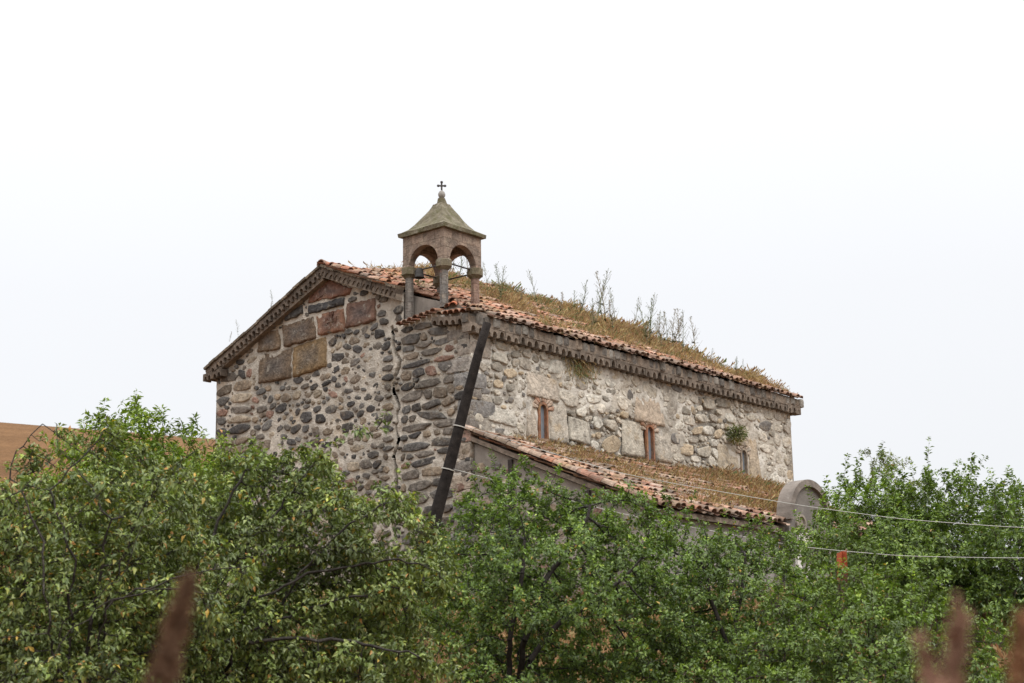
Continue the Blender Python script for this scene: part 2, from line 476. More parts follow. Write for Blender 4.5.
# ---- front wall
FZ0 = -1.0                                   # the wall starts a metre under the ground
CRACK = [(6.02, 2.26), (5.55, 2.20), (5.2, 2.02), (4.9, 2.16), (4.5, 2.20), (4.15, 2.03), (3.8, 2.14), (3.45, 2.06), (3.1, 2.18), (2.6, 2.1), (1.5, 2.2)]
def crack_y(z):
    z = np.asarray(z, float)
    zz = np.array([c[0] for c in CRACK])[::-1]; yy = np.array([c[1] for c in CRACK])[::-1]
    return np.interp(z, zz, yy) + .07 * (vnoise(z * 5.2, z * 0 + 11) - .5) + .035 * (vnoise(z * 14, z * 0 + 17) - .5)
SLABS = [  # (outline in y,z ; colour ; height)
    ([(6.62, 6.04), (5.49, 6.03), (5.46, 5.32), (6.58, 5.34)], (.135, .098, .068), .02),
    ([(5.44, 6.04), (4.33, 6.13), (4.30, 5.40), (5.40, 5.30)], (.20, .135, .072), .022),
    ([(6.66, 6.56), (5.93, 6.56), (5.83, 6.06), (6.62, 6.09)], (.15, .105, .068), .018),
    ([(5.82, 6.62), (4.72, 6.66), (4.66, 6.12), (5.72, 6.08)], (.14, .098, .068), .022),
    ([(4.66, 6.70), (3.76, 6.66), (3.70, 6.14), (4.58, 6.18)], (.215, .115, .075), .02),
    ([(3.68, 6.76), (2.76, 6.74), (2.72, 6.22), (3.66, 6.18)], (.165, .098, .072), .022),
    ([(4.93, 7.0), (4.86, 7.30), (4.28, 7.46), (3.48, 7.10), (3.55, 6.95)], (.205, .105, .072), .02),
    ([(4.93, 6.94), (3.72, 6.92), (3.74, 6.74), (4.9, 6.73)], (.06, .056, .055), .03),
    ([(5.75, 6.84), (5.1, 6.98), (5.08, 6.78), (5.7, 6.68)], (.085, .078, .07), .03),
]
def front_free(X, Y):
    Z = Y + FZ0
    ok = Z < roofline(X) - .06
    for P, _, _ in SLABS: ok &= ~poly_in(np.asarray(P) + [0, 0], X, Z)
    ok &= np.abs(X - crack_y(Z)) > .05
    return ok
pk = Packer(WY, 7.6 - FZ0, front_free, 3)
pk.courses((.40, 1.98, 2.3 - FZ0, 5.95 - FZ0), (.16, .31), (.2, .9), .012, ex=4.4)
pk.courses((6.8, WY, 1.5 - FZ0, 5.75 - FZ0), (.16, .30), (.22, 1.0), .016, ex=4.4)
pk.courses((.45, 1.98, 0, 2.3 - FZ0), (.24, .36), (.3, .8), .04)
pk.courses((6.8, WY, 0, 1.5 - FZ0), (.24, .36), (.3, .8), .04)
pk.courses((2.17, 2.55, 3.0 - FZ0, 5.9 - FZ0), (.15, .27), (.26, .4), .03, ex=3.4)
pk.scatter(700, (.27, .44), (.4, .65), .012, 3.8, .12, rough=.17)
pk.scatter(5000, (.18, .30), (.45, .85), .012, 3.6, .2, rough=.2)
pk.scatter(6000, (.11, .18), (.5, 1.0), .013, 3.4, .3, rough=.22)
pk.scatter(2500, (.06, .10), (.45, 1.0), .022, 2.8, .5, rough=.25)
mb = MB()
fmap = lambda a, b, d: np.stack([-d, a, b + FZ0], 1)
DARKS = [(.062, .057, .054), (.095, .086, .077), (.13, .112, .094), (.165, .132, .10), (.12, .112, .103), (.205, .16, .115), (.20, .125, .095), (.29, .24, .18)]
for c, p, k in pk.out:
    w = np.ptp(p[:, 0])
    pr = [.10, .18, .22, .16, .16, .09, .06, .03] if k else [.15, .17, .17, .14, .12, .13, .05, .07]
    col = np.array(DARKS[rng.choice(8, p=pr)]) * rng.uniform(.75, 1.3)
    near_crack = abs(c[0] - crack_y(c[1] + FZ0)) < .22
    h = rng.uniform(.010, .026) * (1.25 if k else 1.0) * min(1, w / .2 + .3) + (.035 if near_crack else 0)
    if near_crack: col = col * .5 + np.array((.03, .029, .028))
    stone_mesh(mb, c, p, h, col, fmap, 0, rng)
for P, col, h in SLABS:
    P = np.asarray(P, float); q = subdiv_poly(P, .09, .02); c = q.mean(0)
    stone_mesh(mb, np.array([c[0], c[1] - FZ0]), (q - c), h + .012, np.array(col) * .95, fmap, 0, np.random.RandomState(2), heart=np.array(col) * .35 + np.array((.045, .045, .046)))
# mortar sheet: fine grid, displaced, sunk along the crack
ya_ = np.concatenate([np.linspace(0, 1.88, 52), np.linspace(1.895, 2.36, 46), np.linspace(2.38, WY, 150)])
ny_, nz_ = len(ya_), 230
Y_, T_ = np.meshgrid(ya_, np.linspace(0, 1, nz_))
Z_ = FZ0 + T_ * (roofline(Y_) + .10 - FZ0)
D_ = -.008 + .026 * (vnoise(Y_ * 6, Z_ * 6) - .5) + .04 * (vnoise(Y_ * 1.5 + 9, Z_ * 1.5) - .5) + .02 * (vnoise(Y_ * 15, Z_ * 15 + 4) - .5)
cr = np.abs(Y_ - crack_y(Z_)) / (.022 + .038 * vnoise(Z_ * 3, Z_ * 0 + 2))
D_ -= .55 * np.exp(-cr ** 6) * (Z_ < 6.0) * (.35 + .65 * sstep(.25, .5, vnoise(Z_ * 2.2, Z_ * 0 + 5)))
tone = .8 + .45 * vnoise(Y_ * 1.3 + 3, Z_ * 1.3)
C_ = np.stack([.42 * tone, .375 * tone, .315 * tone], -1).reshape(-1, 3)
ii = (np.arange(nz_ - 1)[:, None] * ny_ + np.arange(ny_ - 1)[None])
ym, zm = (Y_[:-1, :-1] + Y_[1:, 1:]) / 2, (Z_[:-1, :-1] + Z_[1:, 1:]) / 2     # the crack is open into the wall
open_ = (np.abs(ym - crack_y(zm)) < .007 + .034 * sstep(.3, .75, vnoise(zm * 2.4, zm * 0 + 5)) * (.5 + vnoise(zm * 9, zm * 0 + 3))) & (zm < 5.95) & (zm > 2.9)
ii = ii[~open_]
mb.add(np.stack([-D_ + .0, Y_, Z_], -1).reshape(-1, 3), np.stack([ii, ii + 1, ii + ny_ + 1, ii + ny_], 1).tolist(), C_, 1)
front = mb.build('front_wall', [M_stone, M_mortar], church, smooth=True)

# carved cross on its reddish block
mb = MB()
cy0, cz0 = 4.12, 6.44
for (dy, dz, hy, hz) in [(0, 0, .035, .20), (0, .0, .17, .035), (0, .17, .07, .035), (0, -.17, .07, .035), (.15, 0, .03, .075), (-.15, 0, .03, .075)]:
    mb.box((-.052 - .004 * (hy > .1) - .002 * (abs(dz) > .1) - .003 * (abs(dy) > .1), cy0 + dy - hy, cz0 + dz - hz), (-.01, cy0 + dy + hy, cz0 + dz + hz), (.095, .05, .036))
mb.box((-.047, cy0 - .15, cz0 - .27), (-.01, cy0 + .12, cz0 - .23), (.075, .05, .04))
mb.build('carved_cross', M_stone, church)

# ---- side wall with three slit windows
WINS = [(2.40, 3.52, 4.30, .125), (6.45, 3.47, 4.31, .125), (10.62, 3.42, 4.22, .125)]   # x, sill z, arch top, half width
WBLK = [  # pale blocks round the windows and quoins: outline in x,z ; colour
    ([(1.88, 4.42), (2.98, 4.42), (2.96, 4.92), (1.9, 4.95)], (.50, .43, .35)),
    ([(1.85, 3.5), (2.16, 3.5), (2.16, 4.36), (1.86, 4.36)], (.42, .36, .29)),
    ([(2.66, 3.5), (3.3, 3.48), (3.28, 4.36), (2.66, 4.36)], (.46, .41, .34)),
    ([(3.34, 3.62), (4.1, 3.56), (4.1, 4.1), (3.36, 4.16)], (.45, .41, .34)),
    ([(5.9, 4.38), (7.1, 4.36), (7.05, 5.0), (5.95, 5.0)], (.47, .38, .29)),
    ([(5.35, 3.5), (6.2, 3.5), (6.2, 4.34), (5.4, 4.34)], (.48, .43, .35)),
    ([(6.7, 3.5), (7.35, 3.5), (7.3, 4.32), (6.7, 4.32)], (.46, .41, .34)),
    ([(9.4, 3.4), (10.38, 3.4), (10.36, 4.25), (9.45, 4.25)], (.44, .37, .28)),
    ([(10.86, 3.4), (11.4, 3.4), (11.3, 4.9), (10.9, 4.95)], (.42, .34, .25)),
    ([(10.3, 4.3), (10.84, 4.3), (10.82, 4.75), (10.32, 4.75)], (.43, .35, .26)),
    ([(.55, 3.7), (1.5, 3.66), (1.45, 4.02), (.62, 3.98)], (.52, .48, .41)),
    ([(.75, 5.02), (1.25, 5.0), (1.2, 5.22), (.8, 5.2)], (.47, .43, .36)),
]
def side_free(X, Y):
    Z = Y + FZ0
    ok = Z < EZ - .25
    for P, _ in WBLK: ok &= ~poly_in(P, X, Z)
    for wx, z0, z1, hw in WINS: ok &= ~((np.abs(X - wx) < hw + .1) & (Z > z0 - .1) & (Z < z1 + .12))
    return ok
pk = Packer(LX, EZ - FZ0, side_free, 8)
pk.courses((12.2, LX - .02, 0, 5.45 - FZ0), (.3, .5), (.35, .6), .03, ex=6)
pk.scatter(900, (.40, .72), (.35, .65), .014, 4.5, .08, box=(3.0, LX, 2.6 - FZ0, 5.5 - FZ0), rough=.14)
pk.scatter(300, (.3, .5), (.4, .7), .016, 4.0, .08, box=(.4, 3.0, 2.6 - FZ0, 5.5 - FZ0), rough=.14)
pk.scatter(6000, (.2, .36), (.4, .9), .014, 3.8, .18, box=(0, LX, 2.4 - FZ0, EZ - FZ0), rough=.18)
pk.scatter(16000, (.11, .2), (.45, 1.0), .012, 3.4, .3, box=(0, LX, 2.4 - FZ0, EZ - FZ0), rough=.2)
pk.scatter(5000, (.06, .11), (.5, 1.0), .01, 3.0, .5, box=(0, LX, 2.8 - FZ0, EZ - FZ0), rough=.22)
mb = MB()
smap = lambda a, b, d: np.stack([a, -d, b + FZ0], 1)
PALES = [(.56, .505, .42), (.49, .44, .36), (.39, .345, .285), (.60, .56, .48), (.29, .26, .215), (.46, .37, .26), (.19, .175, .16)]
for c, p, k in pk.out:
    w = np.ptp(p[:, 0])
    nearw = c[0] < 1.8
    pr = [.1, .14, .22, .06, .24, .10, .14] if nearw else [.25, .21, .17, .14, .11, .08, .04]
    col = np.array(PALES[rng.choice(7, p=pr)]) * rng.uniform(.88, 1.12)
    proud = .4 + .9 * vnoise(np.array([c[0] * .5 + 3]), np.array([c[1] * .7]))[0]
    h = rng.uniform(.007, .018) * proud * min(1, w / .25 + .3)
    stone_mesh(mb, c, p, max(h, .006), col, smap, 0, rng)
for wi, (wx, z0, z1, hw) in enumerate(WINS):
    rv = np.random.RandomState(40 + wi); zc = z1 - hw
    nv = 9
    for q in range(nv):
        a0, a1 = math.pi * q / nv + .03, math.pi * (q + 1) / nv - .03
        r0, r1 = hw + .045, hw + rv.uniform(.17, .27)
        P = subdiv_poly([(wx - r0 * math.cos(a0), zc + r0 * math.sin(a0)), (wx - r1 * math.cos(a0), zc + r1 * math.sin(a0)), (wx - r1 * math.cos(a1), zc + r1 * math.sin(a1)), (wx - r0 * math.cos(a1), zc + r0 * math.sin(a1))], .05, .006)
        c = P.mean(0); mixr = rv.uniform(.2, .75) * (1 if wi < 2 else .3)
        stone_mesh(mb, np.array([c[0], c[1] - FZ0]), P - c, .026, np.array((.46, .40, .32)) * (1 - mixr) + np.array((.36, .15, .08)) * mixr, smap, 0, rv)
for P, col in WBLK:
    P = np.asarray(P, float); q = subdiv_poly(P, .09, .012); c = q.mean(0)
    stone_mesh(mb, np.array([c[0], c[1] - FZ0]), (q - c), .022, np.array(col), smap, 0, np.random.RandomState(2))
nx_, nz_ = 330, 160
xs_ = np.sort(np.concatenate([np.linspace(0, LX, nx_)] + [[w[0] - w[3], w[0] + w[3]] for w in WINS]))
zs_ = np.sort(np.concatenate([np.linspace(FZ0, EZ + .12, nz_)] + [[w[1], w[2]] for w in WINS]))
X_, Z_ = np.meshgrid(xs_, zs_); nx_, nz_ = len(xs_), len(zs_)
D_ = -.012 + .04 * (vnoise(X_ * 5, Z_ * 5) - .5) + .05 * (vnoise(X_ * 1.2 + 9, Z_ * 1.2) - .5) + .025 * (vnoise(X_ * 14, Z_ * 14 + 4) - .5)
deep = sstep(.52, .72, vnoise(X_ * .55 + 31, Z_ * .8 + 4)) * sstep(2.6, 3.4, X_)
D_ -= .08 * deep
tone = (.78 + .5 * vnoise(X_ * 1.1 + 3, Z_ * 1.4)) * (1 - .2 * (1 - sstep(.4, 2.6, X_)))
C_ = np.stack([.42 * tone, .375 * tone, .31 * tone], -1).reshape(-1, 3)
ii = (np.arange(nz_ - 1)[:, None] * nx_ + np.arange(nx_ - 1)[None])
keep = np.ones(ii.shape, bool)
xm = (xs_[:-1] + xs_[1:]) / 2; zm = (zs_[:-1] + zs_[1:]) / 2
for wx, z0, z1, hw in WINS:
    keep &= ~((np.abs(xm[None] - wx) < hw) & (zm[:, None] > z0) & (zm[:, None] < z1))
ii = ii[keep]
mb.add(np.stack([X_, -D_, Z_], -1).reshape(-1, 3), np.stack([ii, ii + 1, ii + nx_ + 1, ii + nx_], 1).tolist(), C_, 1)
mb.build('side_wall', [M_sstone, M_smort], church, smooth=True)

# hidden walls behind
mb = MB()
mb.box((.35, WY - .35, FZ0), (LX - .35, WY, EZ), (.3, .25, .2))
mb.add([(LX, 0.0, FZ0), (LX, WY, FZ0), (LX, WY, EZ), (LX, AY, AZ), (LX, 0.0, EZ), (LX-.3, 0.0, FZ0), (LX-.3, WY, FZ0), (LX-.3, WY, EZ), (LX-.3, AY, AZ), (LX-.3, 0.0, EZ)],
       [(0,1,2,3,4), (9,8,7,6,5), (0,4,9,5), (1,6,7,2)], (.3, .26, .21))
mb.build('rear_wall', M_mortar, church)
mb = MB()
mb.box((0, WY - .003, FZ0), (.36, WY + .0, EZ), (.3, .25, .2))
mb.build('return_wall', M_mortar, church)

# quoins at the near corner: rounded blocks turning the corner
def block(mb, c, d, col, rng, mat=0, p=7.0, n=5, noise=.03):
    g_ = np.linspace(-1, 1, n)
    A, B = np.meshgrid(g_, g_); V, F = [], []
    k = 0
    for ax in range(3):
        for s_ in (-1, 1):
            P = np.zeros((n * n, 3)); P[:, ax] = s_; P[:, (ax + 1) % 3] = A.ravel(); P[:, (ax + 2) % 3] = B.ravel()
            nr = (np.abs(P) ** p).sum(1) ** (1 / p)
            V.append(P / nr[:, None])
            for i in range(n - 1):
                for j in range(n - 1):
                    F.append((k+i*n+j, k+i*n+j+1, k+(i+1)*n+j+1, k+(i+1)*n+j))
            k += n * n
    V = np.concatenate(V)
    ph = rng.uniform(0, 60, 3)
    nz = np.stack([vnoise(V[:, 0]*1.3+ph[0], V[:, 1]*1.3+V[:, 2]*1.7+ph[1]), vnoise(V[:, 1]*1.3+ph[1], V[:, 2]*1.3+V[:, 0]*1.6+ph[2]), vnoise(V[:, 2]*1.3+ph[2], V[:, 0]*1.3+V[:, 1]*1.9+ph[0])], 1) - .5
    mb.add(np.asarray(c) + V * np.asarray(d) / 2 + nz * noise * 2, F, col, mat)
mb = MB(); z = FZ0; k = 0
rq = np.random.RandomState(4)
while z < 5.6:
    h = rq.uniform(.24, .36)
    lf, ls = (rq.uniform(.5, .75), rq.uniform(.3, .42)) if k % 2 else (rq.uniform(.36, .5), rq.uniform(.5, .85))
    col = np.array(DARKS[rq.choice([1, 2, 3, 4, 6])]) * rq.uniform(1.1, 1.7) + .03
    if z > 4.6: col = col * .7 + np.array([.12, .10, .08])
    block(mb, (ls / 2 - .022, lf / 2 - .02, z + h / 2), (ls, lf, h - .02), col, rq, 0, 14, 6, .02)
    z += h; k += 1
mb.build('quoins', M_stone, church, smooth=True)

# windows
for wi, (wx, z0, z1, hw) in enumerate(WINS):
    mb = MB()
    zc = z1 - hw                       # arch springs here
    n = 12
    inner = [(wx - hw + .02, z0)] + [(wx + (hw - .02) * -math.cos(math.pi * k / n), zc + (hw - .02) * math.sin(math.pi * k / n)) for k in range(n + 1)] + [(wx + hw - .02, z0)]
    wd = .04
    outer = [(wx - hw - wd, z0 - .0)] + [(wx + (hw + wd) * -math.cos(math.pi * k / n) * (1 + .05 * math.sin(k * 5)), zc + (hw + wd) * math.sin(math.pi * k / n) * (1 + .06 * math.sin(k * 7))) for k in range(n + 1)] + [(wx + hw + wd, z0 - .0)]
    m_ = len(inner)
    rw = np.random.RandomState(wi)
    V = [(x, -.034, z) for x, z in outer] + [(x, -.036, z) for x, z in inner] + [(x, .20, z) for x, z in inner] + [(x, .02, z) for x, z in outer]
    F = [(i, i + 1, m_ + i + 1, m_ + i) for i in range(m_ - 1)] + [(m_ + i, m_ + i + 1, 2*m_ + i + 1, 2*m_ + i) for i in range(m_ - 1)] + [(3*m_ + i, 3*m_ + i + 1, i + 1, i) for i in range(m_ - 1)]
    red = np.array((.27, .125, .07)) if wi < 2 else np.array((.30, .24, .18))
    C = np.tile(red, (len(V), 1)) * rw.uniform(.7, 1.25, (len(V), 1))
    mb.add(V, F, C)
    mb.box((wx - hw - .05, -.045, z0 - .06), (wx + hw + .05, .2, z0 + .004), (.26, .17, .12))
    wo = mb.build('window', M_tile, church)
    mb = MB()
    P = [(x, .045, z) for x, z in inner]
    mb.add(P + [(wx, .045, z0 + .1)], [(i, i + 1, m_) for i in range(m_ - 1)] + [(m_ - 1, 0, m_)])
    mb.build('pane', M_glass, wo)
# ---- cornices: rows of half-round openings
def scallop(mb, P0, P1, out, up, H, depth, unit_w, r, rng, col, base=0.0, hole_h=None, jit=.12, skip=None):
    P0 = np.asarray(P0, float); P1 = np.asarray(P1, float)
    L = np.linalg.norm(P1 - P0); d = (P1 - P0) / L
    out = np.asarray(out, float); up = np.asarray(up, float)
    n = max(1, int(round(L / unit_w))); w = L / n
    hole_h = hole_h or r
    for k in range(n):
        rr = min(r * rng.uniform(1 - jit, 1 + jit), w * .46)
        hh = hole_h * rng.uniform(1 - jit, 1 + jit)
        dp = depth * rng.uniform(.93, 1.04); dz = rng.uniform(-.01, .01)
        m = w / 2 + rng.uniform(-.012, .012)
        us = [0, (m - rr) * .98]; bs = [0, 0]
        for q in range(9):
            t = math.pi * q / 8
            us.append(m - rr * math.cos(t)); bs.append(hh * math.sin(t) ** .8 if 0 < q < 8 else 0.0)
        us += [m + rr + (w - m - rr) * .02, w]; bs += [0, 0]
        c = np.array(col) * rng.uniform(.72, 1.3)
        m_ = len(us); V = []
        for lev in range(4):
            for u_, b_ in zip(us, bs):
                p = P0 + d * (k * w + u_) + up * (base + dz)
                if lev == 0: p = p + up * H + out * dp
                if lev == 1: p = p + up * b_ + out * dp
                if lev == 2: p = p + up * b_
                if lev == 3: p = p + up * H
                V.append(p)
        F = []
        for lev in ((0, 1), (1, 2), (3, 0)):
            for i in range(m_ - 1): F.append((lev[0]*m_+i, lev[0]*m_+i+1, lev[1]*m_+i+1, lev[1]*m_+i))
        F += [(0, m_, 2*m_, 3*m_), (m_-1, 2*m_-1, 3*m_-1, 4*m_-1)]
        mb.add(V, F, c)
Zu = np.array([0, 0, 1.0])
rc = np.random.RandomState(21)
CC = (.135, .105, .082)
# raking cornice, left of the apex and right of it
apex = np.array([0, AY, AZ - .02]); le = np.array([0, WY + .12, 5.80]); ri = np.array([0, 1.92, 6.68])
for A, B in ((le, apex), (apex, ri)):
    mb = MB()
    d = unit(B - A); up = np.cross(d, np.array([-1.0, 0, 0])); up = up if up[2] > 0 else -up
    scallop(mb, A, B, (-1, 0, 0), up, .19, .24, .160, .058, rc, CC, base=-.11, hole_h=.105)
    scallop(mb, A, B, (-1, 0, 0), up, .06, .285, .23, .012, rc, (.15, .118, .085), base=.082, hole_h=.02, jit=.4)
    mb.build('raking_cornice', M_cornice, church)
# short level returns at both ends
mb = MB()
scallop(mb, (0, WY + .25, 5.62), (0, WY - .42, 5.66), (-1, 0, 0), Zu, .17, .235, .165, .055, rc, CC, hole_h=.10)
mb.build('cornice_return', M_cornice, church)
mb = MB()
scallop(mb, (0, .86, 5.76), (0, -.2, 5.62), (-1, 0, 0), Zu, .17, .235, .165, .055, rc, CC, hole_h=.10)
mb.build('cornice_return', M_cornice, church)
mb = MB()
scallop(mb, (-.23, 0, 5.455), (LX + .22, 0, 5.455), (0, -1, 0), Zu, .20, .215, .235, .068, rc, (.175, .14, .11), hole_h=.13, jit=.22)
x = -.26                 # upper course: the mortared ends under each barrel tile, dark joints between
rb_ = np.random.RandomState(77)
mb.box((-.25, -.175, 5.66), (LX + .22, -.02, 5.85), (.10, .088, .076))
while x < LX + .2:
    w_ = rb_.uniform(.185, .255); pr0 = rb_.uniform(.215, .262); top_ = rb_.uniform(5.845, 5.885); bot_ = 5.655 + rb_.uniform(-.02, .03)
    if rb_.rand() < .10: x += w_; continue
    V = []
    for (z_, k_) in ((bot_, .86), (bot_ + .03, 1.0), (top_ - .06, 1.0 + rb_.uniform(-.03, .03)), (top_, .9)):
        for q in range(9):
            a = math.pi * q / 8
            V.append((x + w_ / 2 - w_ * .5 * math.copysign(abs(math.cos(a)) ** .7, math.cos(a)), -(pr0 - .07 + .075 * math.sin(a) ** .5 * k_ + rb_.uniform(-.006, .006)), z_ + rb_.uniform(-.008, .008)))
    for z_ in (bot_, top_): V += [(x, -.1, z_), (x + w_, -.1, z_)]
    col_ = np.array([(.24, .215, .185), (.29, .265, .23), (.19, .168, .145), (.27, .21, .16), (.15, .132, .115)][rb_.randint(5)]) * rb_.uniform(.65, .92)
    F_ = [(l*9+q, l*9+q+1, l*9+10+q, l*9+9+q) for l in range(3) for q in range(8)] + [(36,) + tuple(range(9)) + (37,), tuple(range(27, 36)) + (39, 38), (36, 38, 27, 18, 9, 0), (37, 8, 17, 26, 35, 39)]
    mb.add(V, F_, col_)
    x += w_ + rb_.uniform(.012, .035)
mb.box((LX - .02, -.2, 5.46), (LX + .215, .3, 5.65), (.17, .14, .11))
mb.build('eave_cornice', M_cornice, church)

# ---- roofs
def tile_field(mb, O, ex, es, n, Wd, Ls, cols, rng, sp=.205, rowl=.31, inside=None, sag=None, big=1.0):
    """barrel tiles: O lower corner at the eave, ex along it, es up the slope"""
    O, ex, es, n = [np.asarray(a, float) for a in (O, ex, es, n)]
    nc = int(Wd / sp); nr = int(Ls / rowl) + 1
    th = np.linspace(0, math.pi, 7)
    for i in range(nc):
        for j in range(nr):
            s0 = j * rowl
            if s0 > Ls - .1: continue
            for cover in (0, 1):
                u_ = (i + .5 * cover + .25) * sp + rng.normal(0, .007)
                if inside and not inside(u_, s0): continue
                ln = min(rowl + .07, Ls - s0 + .02)
                if big > 1.1 and rng.rand() < .035: continue
                off = rng.normal(0, .04); lift = rng.uniform(0, .035)
                skew = rng.normal(0, .07)
                r0, r1 = (.088 * big, .072 * big) if cover else (.085 * big, .085 * big)
                V = []
                for (t, r, dn) in ((0, r0, .052), (ln, r1, .018), (0, r0 - .016, .050)):
                    for a in th:
                        x = u_ + skew * t + r * math.cos(a)
                        h = (r * .8 * math.sin(a) + dn + .02 if cover else -r * .38 * math.sin(a) + dn * .9 + .012) + lift
                        V.append(O + ex * x + es * (s0 + off + t) + n * h)
                V = np.array(V)
                if sag is not None: V = sag(V)
                F = [(k, k + 1, 8 + k, 7 + k) for k in range(6)] + [(k + 1, k, 14 + k, 15 + k) for k in range(6)]
                c = np.array(cols[rng.randint(len(cols))]) * rng.uniform(.8, 1.2)
                if s0 < .3 and big < 1.1: c = c * .45 + np.array((.21, .165, .135)) * .55      # the lowest row is bleached and limey
                mb.add(V, F, c)
RED = [(.36, .165, .105), (.40, .21, .14), (.31, .14, .09), (.42, .27, .20), (.27, .15, .105), (.22, .16, .125), (.37, .18, .11), (.33, .22, .15)]
RY0, RZ0 = -.27, 5.80
ridge = np.array([0, AY, 7.90])
es = unit(np.array([0, AY - RY0, 7.90 - RZ0])); nr_ = np.array([0, -es[2], es[1]])
LsR = math.hypot(AY - RY0, 7.90 - RZ0)
X0R = -.30
rt = np.random.RandomState(31)
def keep_r(u_, s):
    x = X0R + u_; y = RY0 + s * es[1]
    if y < 1.95 and x < .32: return False
    return True
def sagf(V):
    V = V.copy(); V[:, 2] -= .20 * (1 - sstep(-.2, 3.2, V[:, 0])) * np.clip(1 - np.abs(V[:, 1] - AY) / 4.4, 0, 1); V[:, 2] += .38 * sstep(.8, 4, V[:, 0]) * (1 - sstep(8.5, 13.2, V[:, 0])) * np.clip((4.75 - np.abs(V[:, 1] - AY)) / 4.5, 0, 1)
    return V
mb = MB()
tile_field(mb, (X0R, RY0, RZ0 + .02), (1, 0, 0), es, nr_, LX + .6, LsR, RED, rt, sp=.225, rowl=.34, big=1.02, inside=keep_r, sag=sagf)
es2 = unit(np.array([0, -(WY + .18 - AY), 7.86 - 5.93])); n2 = np.array([0, -es2[2], es2[1]]); n2 = n2 if n2[2] > 0 else -n2
LsL = math.hypot(WY + .18 - AY, 7.86 - 5.93)
tile_field(mb, (-.12, WY + .18, 5.90), (1, 0, 0), es2, n2, LX + .4, LsL, RED, rt, sag=sagf)
# ridge tiles
x = X0R + .05
while x < LX + .2:
    V = []
    for (t, r) in ((0, .125), (.4, .10), (0, .105)):
        for a in np.linspace(-.2, math.pi + .2, 9):
            V.append((x + t, AY + r * math.cos(a), 7.90 + r * math.sin(a) + .03 + (0.02 if t == 0 else 0)))
    mb.add(sagf(np.array(V)), [(k, k+1, 10+k, 9+k) for k in range(8)] + [(k+1, k, 18+k, 19+k) for k in range(8)], np.array(RED[rt.randint(8)]) * rt.uniform(.6, 1.0))
    x += .34
roof = mb.build('roof_tiles', M_tile, church)
mb = MB()      # bed under the tiles
for (y0, z0, y1, z1, xa) in ((RY0 + .05, RZ0 + .035, AY, 7.86, -.20), (WY + .16, 5.86, AY, 7.80, -.16)):
    V = [(xa, y0, z0), (LX + .27, y0, z0), (LX + .27, y1, z1), (xa, y1, z1)]
    if y0 < 0:
        yk = 1.93; zk = z0 + (z1 - z0) * (yk - y0) / (y1 - y0)
        V = [(.34, y0, z0), (LX + .24, y0, z0), (LX + .24, y1, z1), (xa, y1, z1), (xa, yk, zk), (.34, yk, zk)]
    V = [tuple(p) for p in sagf(np.array(V))]; m_ = len(V)
    W_ = V + [(a, b, c - .20) for a, b, c in V]
    mb.add(W_, [tuple(range(m_)), tuple(range(2 * m_ - 1, m_ - 1, -1))] + [(i, (i + 1) % m_, m_ + (i + 1) % m_, m_ + i) for i in range(m_)], (.2, .16, .125))
mb.build('roof_bed', M_cornice, church)

# broken corner at the belfry foot: grey panel, ledge of tiles, loose tiles
mb = MB()
mb.add([(.24, .62, 5.9), (.24, 2.05, 5.9), (.24, 2.05, 6.74), (.24, .62, 6.26), (1.3, .62, 5.9), (1.3, 2.05, 5.9), (1.3, 2.05, 6.74), (1.3, .62, 6.28)],
       [(0,1,2,3), (3,2,6,7), (0,3,7,4), (1,5,6,2)], (.235, .205, .175))
mb.add([(.06, -.2, 5.82), (.06, .62, 5.88), (.06, .62, 6.26), (.06, -.2, 5.92), (.5, -.2, 5.82), (.5, .62, 5.88), (.5, .62, 6.26), (.5, -.2, 5.92)],
       [(0,1,2,3), (3,2,6,7), (0,3,7,4)], (.2, .165, .135))
mb.box((.035, 1.945, 5.9), (.243, 2.06, 6.70), (.22, .19, .16))
mb.build('belfry_footing', M_concrete, church)
mb = MB()
def loose_tile(P, d, col, r=.085, ln=.34, roll=0.0):
    P = np.asarray(P, float); d = unit(np.asarray(d, float))
    s_ = unit(np.cross(d, Zu)); up = np.cross(s_, d)
    s2 = s_ * math.cos(roll) + up * math.sin(roll); u2 = -s_ * math.sin(roll) + up * math.cos(roll)
    V = []
    for (t, rr) in ((0, r), (ln, r * .82), (0, r - .016)):
        for a in np.linspace(0, math.pi, 8): V.append(P + d * t + rr * (math.cos(a) * s2 + .85 * math.sin(a) * u2))
    mb.add(V, [(k, k+1, 9+k, 8+k) for k in range(7)] + [(k+1, k, 16+k, 17+k) for k in range(7)], col)
rl = np.random.RandomState(3)
for k in range(7):           # ledge of tiles along the front under the belfry
    y = 1.82 - k * .165
    loose_tile((-.24 + rl.uniform(-.02, .02), y, 5.93 + k * .022 + rl.uniform(-.012, .012)), (1, 0, .16), np.array(RED[rl.randint(8)]) * rl.uniform(.55, .85), .08, .36)
for k in range(6):
    loose_tile((-.27 + rl.uniform(-.02, .02), .62 - k * .17, 5.945 - k * .012 + rl.uniform(-.01, .01)), (1, rl.normal(0, .08), .18), np.array(RED[rl.randint(8)]) * rl.uniform(.7, 1.1), .085, .42)
for k in range(7):
    loose_tile((-.1 + rl.uniform(0, .35), .55 - k * .12, 6.06 - k * .018 + rl.uniform(0, .1)), (rl.uniform(.3, 1), rl.uniform(-.6, .8), .25), np.array(RED[rl.randint(8)]) * rl.uniform(.8, 1.2), .08, .36, rl.normal(0, .3))
loose_tile((-.18, .30, 6.10), (.8, .6, .35), (.43, .15, .08), .09, .4, .1)
loose_tile((.05, .50, 6.27), (.85, .5, .2), (.13, .07, .05), .105, .4)
mb.build('loose_tiles', M_tile, church)

